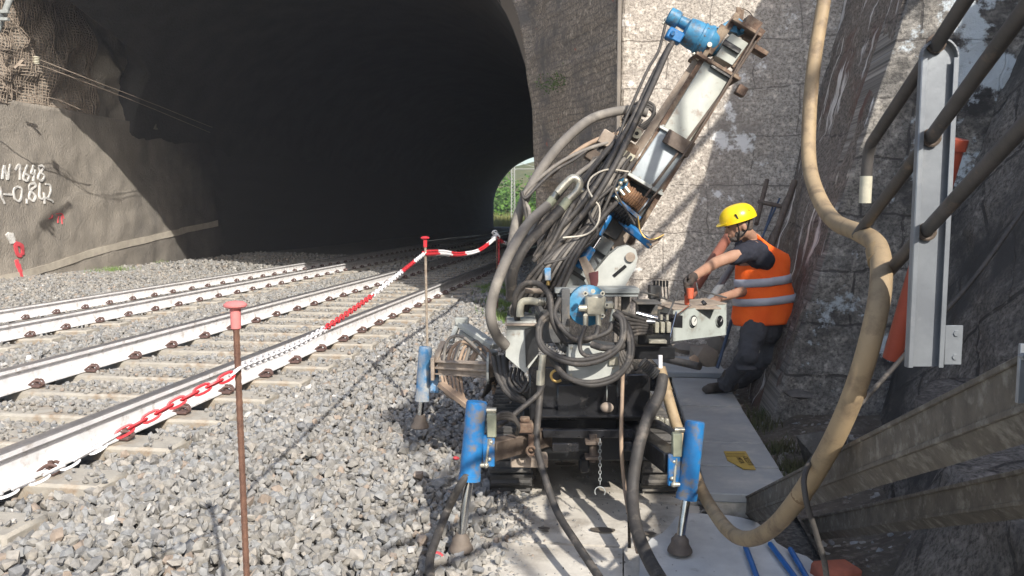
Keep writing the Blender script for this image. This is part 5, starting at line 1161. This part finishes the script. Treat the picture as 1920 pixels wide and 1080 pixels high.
# bare right hand: palm and fingers curled on the console edge
pd=(wr2-el2).normalized(); ps=pd.cross(ZU).normalized(); pu=ps.cross(pd)
pc=wr2+pd*.045
parts+=[('c',wr2,pc+pd*.02,.028,.034)]
for k in range(4):
    b=pc+pd*.045+ps*(-.030+.02*k); m1=b+pd*.03-pu*.008; m2=m1+pd*.018-pu*.022; L=[.9,1,.97,.8][k]; parts+=[('c',b,b+(m1-b)*L,.010,.0092),('c',b+(m1-b)*L,b+(m2-b)*L,.0092,.008)]
parts+=[('c',pc+ps*.03,pc+ps*.052+pd*.03-pu*.01,.012,.009)]
body=blob('body',parts,'skin',man,.006,4)
# eyes, brows
blob('eye',[('b',hp(.087,.030,.012),.009,.010,.007,AX),('b',hp(.087,-.030,.012),.009,.010,.007,AX)],'print',man,.003,0)
blob('beard',[('b',hp(.055,0,-.088),.040,.046,.030,AX),('b',hp(.02,.045,-.06),.045,.018,.030,AX),('b',hp(.02,-.045,-.06),.045,.018,.030,AX)],'hair',man,.005,3)
blob('hair',[('b',hp(-.035,0,.0),.082,.080,.075,AX),('b',hp(-.045,0,-.03),.062,.068,.05,AX)],'hair',man,.006,3)
# gloved left hand closed on the lever
gd=(wr-el).normalized(); gu=Vector((0,0,1)); gs=gd.cross(gu).normalized(); gu=gs.cross(gd)
gc=wr+gd*.05-ZU*.012; gp=[('c',wr-gd*.02,wr+gd*.01,.036,.034),('c',wr+gd*.01,gc,.032,.040),('b',gc,.045,.024,.040,(gd,gs,gu))]
for k in range(4):
    b=gc+gd*.035+gu*(.030-.022*k); m1=b+gd*.028-gs*.004-ZU*.016; m2=m1-ZU*.022-gs*.018-gd*.006; m3=m2-gd*.022-gs*.006; L=[.92,1,.96,.8][k]
    gp+=[('c',b,b+(m1-b)*L,.0125,.012),('c',b+(m1-b)*L,b+(m2-b)*L,.012,.011),('c',b+(m2-b)*L,b+(m3-b)*L,.011,.010)]
gp+=[('c',gc-gd*.02+gu*.03,gc+gd*.015+gu*.048+gs*-.02,.014,.012),('c',gc+gd*.015+gu*.048+gs*-.02,gc+gd*.045+gu*.040+gs*-.03,.012,.0105)]
blob('glove',gp,'glove',man,.0045,3)
# helmet
def loft(rings,n=32,close=(True,True)):
    mm=M(); vs=[];fs=[]
    for c,a,b in rings:
        for k in range(n): t=2*math.pi*k/n; vs.append(Vector(c)+Vector(a)*math.cos(t)+Vector(b)*math.sin(t))
    for i in range(len(rings)-1):
        for k in range(n): fs.append((i*n+k,i*n+(k+1)%n,(i+1)*n+(k+1)%n,(i+1)*n+k))
    if close[0]: fs.append(tuple(range(n)))
    if close[1]: fs.append(tuple(range(len(vs)-n,len(vs))))
    mm.add(vs,fs,True); return mm
Hm=hu; hr=[]
for i in range(12):
    t=i/11; ang=t*math.pi/2; rr=math.cos(ang)**.75; z=.045+.115*math.sin(ang)
    hr.append((hc+hu*z+hf*(-.012),hf*(.142*rr+.002),hs*(.118*rr+.002)))
hr=[(hc+hu*.030+hf*-.010,hf*.146,hs*.121),(hc+hu*.028+hf*-.010,hf*.140,hs*.115)][::-1]+hr
hm=loft(hr).build('helmet','helmet',man)
b_=M(); b_.prism([hp(.12,-.085,.042),hp(.155,-.04,.036),hp(.163,0,.034),hp(.155,.04,.036),hp(.12,.085,.042),hp(.10,.05,.05),hp(.10,-.05,.05)],hu*.006); b_.build('brim','helmet',hm)
v_=M()
for f_,s_ in((.035,1),(-.075,1)): v_.obox(hp(f_,.104 if f_>0 else .088,.080),hu*.020+hf*.004,hf*.006,hs*.012,.002)
for f_ in(.035,-.075): v_.obox(hp(f_,-.104 if f_>0 else -.088,.080),hu*.020+hf*.004,hf*.006,hs*.012,.002)
v_.build('vent','black',hm)
st_=M()
for s_ in(-1,1): st_.tube([hp(.04,s_*.092,.04),hp(.035,s_*.080,-.03),hp(.045,s_*.05,-.10),hp(.05,0,-.118)],.0055,6,5); st_.tube([hp(-.07,s_*.085,.03),hp(-.03,s_*.082,-.04),hp(.03,s_*.06,-.085)],.0055,6,5)
st_.build('chin_strap','black',hm)
# shirt
blob('shirt',[('c',P(1410,458,6.27),P(1422,470,6.3),.072,.09),('c',P(1424,510,6.3),P(1430,590,6.36),.13,.13),('b',P(1413,472,6.17),.115,.10,.098),('c',P(1412,470,6.13),P(1374,481,6.03),.083,.064),('c',P(1408,470,6.14),P(1430,488,6.20),.088,.09),
  ('c',P(1412,466,6.3),P(1394,462,6.44),.09,.07),('c',P(1394,462,6.44),P(1396,500,6.40),.07,.062)],'navy',man,.008,6)
# vest
def pr(x,y,d,a,b,tilt=0.0): 
    return (P(x,y,d),(_R*math.cos(tilt)+ZU*math.sin(tilt))*a,(_FH*1.0+_R*.15).normalized()*b)
rings=[pr(1430,606,6.37,.226,.165,.06),pr(1430,592,6.37,.245,.178,.06),pr(1431,570,6.36,.246,.180,.08),pr(1431,548,6.35,.240,.178,.09),pr(1430,525,6.34,.228,.172,.10),pr(1430,505,6.33,.216,.168,.10),pr(1431,488,6.32,.206,.160,.06),pr(1434,472,6.31,.184,.145,-.10),pr(1432,458,6.30,.140,.120,-.35),pr(1424,447,6.28,.095,.098,-.55),pr(1416,440,6.27,.066,.074,-.6)]
RG=[]
for i in range(len(rings)-1):
    for k in range(3):
        t=k/3; RG.append(tuple(rings[i][j].lerp(rings[i+1][j],t) for j in range(3)))
RG.append(rings[-1])
def wrinkle(o,amp=.021,sc=6):
    for v in o.data.vertices:
        p=v.co.copy(); q=noise.noise(Vector((p.x*sc,p.y*sc,p.z*sc*.6)))+.5*noise.noise(Vector((p.x*14,p.y*14,p.z*5))); e=noise.noise(Vector((p.z*sc,p.x*sc,3)))+.5*noise.noise(Vector((p.x*11+p.z*9,p.y*12,3))); v.co+=Vector((q,e,0))*amp
mm=loft(RG,64,(False,False))
# cut away the armhole where the shoulder comes through
keep=[]; shc=P(1410,474,6.05)
for f,mi,sm in zip(mm.f,mm.mi,mm.sm):
    c=sum((Vector(mm.v[i]) for i in f),Vector())/len(f); dlt=c-shc; u=dlt.dot(_R); v=dlt.z
    front=c.dot(_FH)<P(1430,500,6.33).dot(_FH)+.02
    if front and ((u-.01)/.135)**2+((v-.0)/.118)**2<1: continue
    keep.append(f)
mm.f=keep; mm.mi=[0]*len(keep); mm.sm=[True]*len(keep)
vest=mm.build('vest','hiviz',man); wrinkle(vest); so2=vest.modifiers.new('t','SOLIDIFY'); so2.thickness=.006; so2.offset=1
def bandr(y0,y1,nm):
    def at(y):
        for i in range(len(rings)-1):
            ya=1080-0; 
        ys_=[606,592,570,548,525,505,488,472,458,447,440]
        for i in range(10):
            if ys_[i]>=y>=ys_[i+1]:
                t=(ys_[i]-y)/(ys_[i]-ys_[i+1]); c,a,b=[rings[i][j].lerp(rings[i+1][j],t) for j in range(3)]; return (c,a.normalized()*(a.length+.003),b.normalized()*(b.length+.003))
    L=loft([at(y0),at((y0+y1)/2),at(y1)],64,(False,False)); o=L.build('reflective_band','reflect',vest); wrinkle(o)
    q=o.modifiers.new('t','SOLIDIFY'); q.thickness=.007; q.offset=1
bandr(568,554,'a'); bandr(533,518,'b')
# trousers and boots
hipL=P(1416,608,6.30); hipR=P(1448,606,6.48); kneeL=P(1400,668,6.22); ankL=P(1362,722,6.45); kneeR=P(1447,668,6.50); ankR=P(1388,716,6.85)
blob('trousers',[('c',P(1432,590,6.37),P(1434,612,6.39),.15,.145),('c',hipL,kneeL,.112,.074),('c',kneeL,ankL,.076,.058),('c',hipR,kneeR,.115,.085),('c',kneeR,ankR,.085,.062),('b',kneeL+TC*.02,.085,.085,.07),('b',ankL+ZU*.03,.07,.07,.035),('b',kneeL-ZU*.09,.082,.085,.025)],'jeans',man,.009,5)
def boot(an,dirv,nm):
    g=an+Vector((0,0,0)); sole=.125+.0; z0=sole
    a=Vector((an.x,an.y,z0+.045)); t=a+dirv*.19
    return blob('boot',[('c',Vector((an.x,an.y,z0+.13)),a,.060,.052),('c',a-dirv*.05,t,.046,.040),('b',t+dirv*.02-ZU*.008,.05,.045,.034),('c',a-dirv*.06-ZU*.022,t+dirv*.03-ZU*.024,.024,.024)],'boot',man,.007,3)
boot(PZ(1366,735,.12),(-_R*.9+TC*.4).normalized(),0)
boot(PZ(1400,715,.12),(-_R*.7+TC*.2).normalized(),1)
# ================================================================= TREES ON THE BANK
# trees on the bank above the retaining wall: they throw the dappled shade on the right
def banktree(x,y,h,crowns,label,n=900,sz=.07):
    z0=HW+.1; t=thing('tree',label,'tree',(x,y,z0-.3),'trees on the bank above the wall'); m=M()
    m.tube([(x,y,z0-.3),(x+.05,y+.1,z0+h*.4),(x-.05,y,z0+h*.75)],.09,9,5,True,lambda s:.10-.06*s)
    for (cx,cy,cz,r) in crowns: m.tube([(x,y,z0+h*.35),((x+cx)/2,(y+cy)/2,(z0+h*.5+cz)/2+.2),(cx,cy,cz)],.03,6,4,True,lambda s:.045-.03*s)
    m.build('trunk','bark',t); m=M()
    for (cx,cy,cz,r) in crowns: leafcloud(m,cx,cy,cz,r,r,r*.75,int(n*r*r),sz)
    m.build('crown','leaf',t)


# ---- thin sunlit haze in front of and inside the tunnel
hz=M(); hz.box(-14.8,42,-34,172,-1.2,60); hz.v=[(x if x>-14 else -95,y,z) for x,y,z in hz.v]
hm_=bpy.data.materials.new('haze'); hm_.use_nodes=True; hn=hm_.node_tree.nodes; hn.remove(hn['Principled BSDF']); pv=hn.new('ShaderNodeVolumePrincipled'); pv.inputs['Density'].default_value=.0018; pv.inputs['Color'].default_value=(.86,.90,1,1); pv.inputs['Anisotropy'].default_value=.2
hm_.node_tree.links.new(pv.outputs[0],hn['Material Output'].inputs['Volume']); MT['haze']=hm_
hz.build('haze','haze',label='thin pale haze in the air of the cutting',kind='stuff')
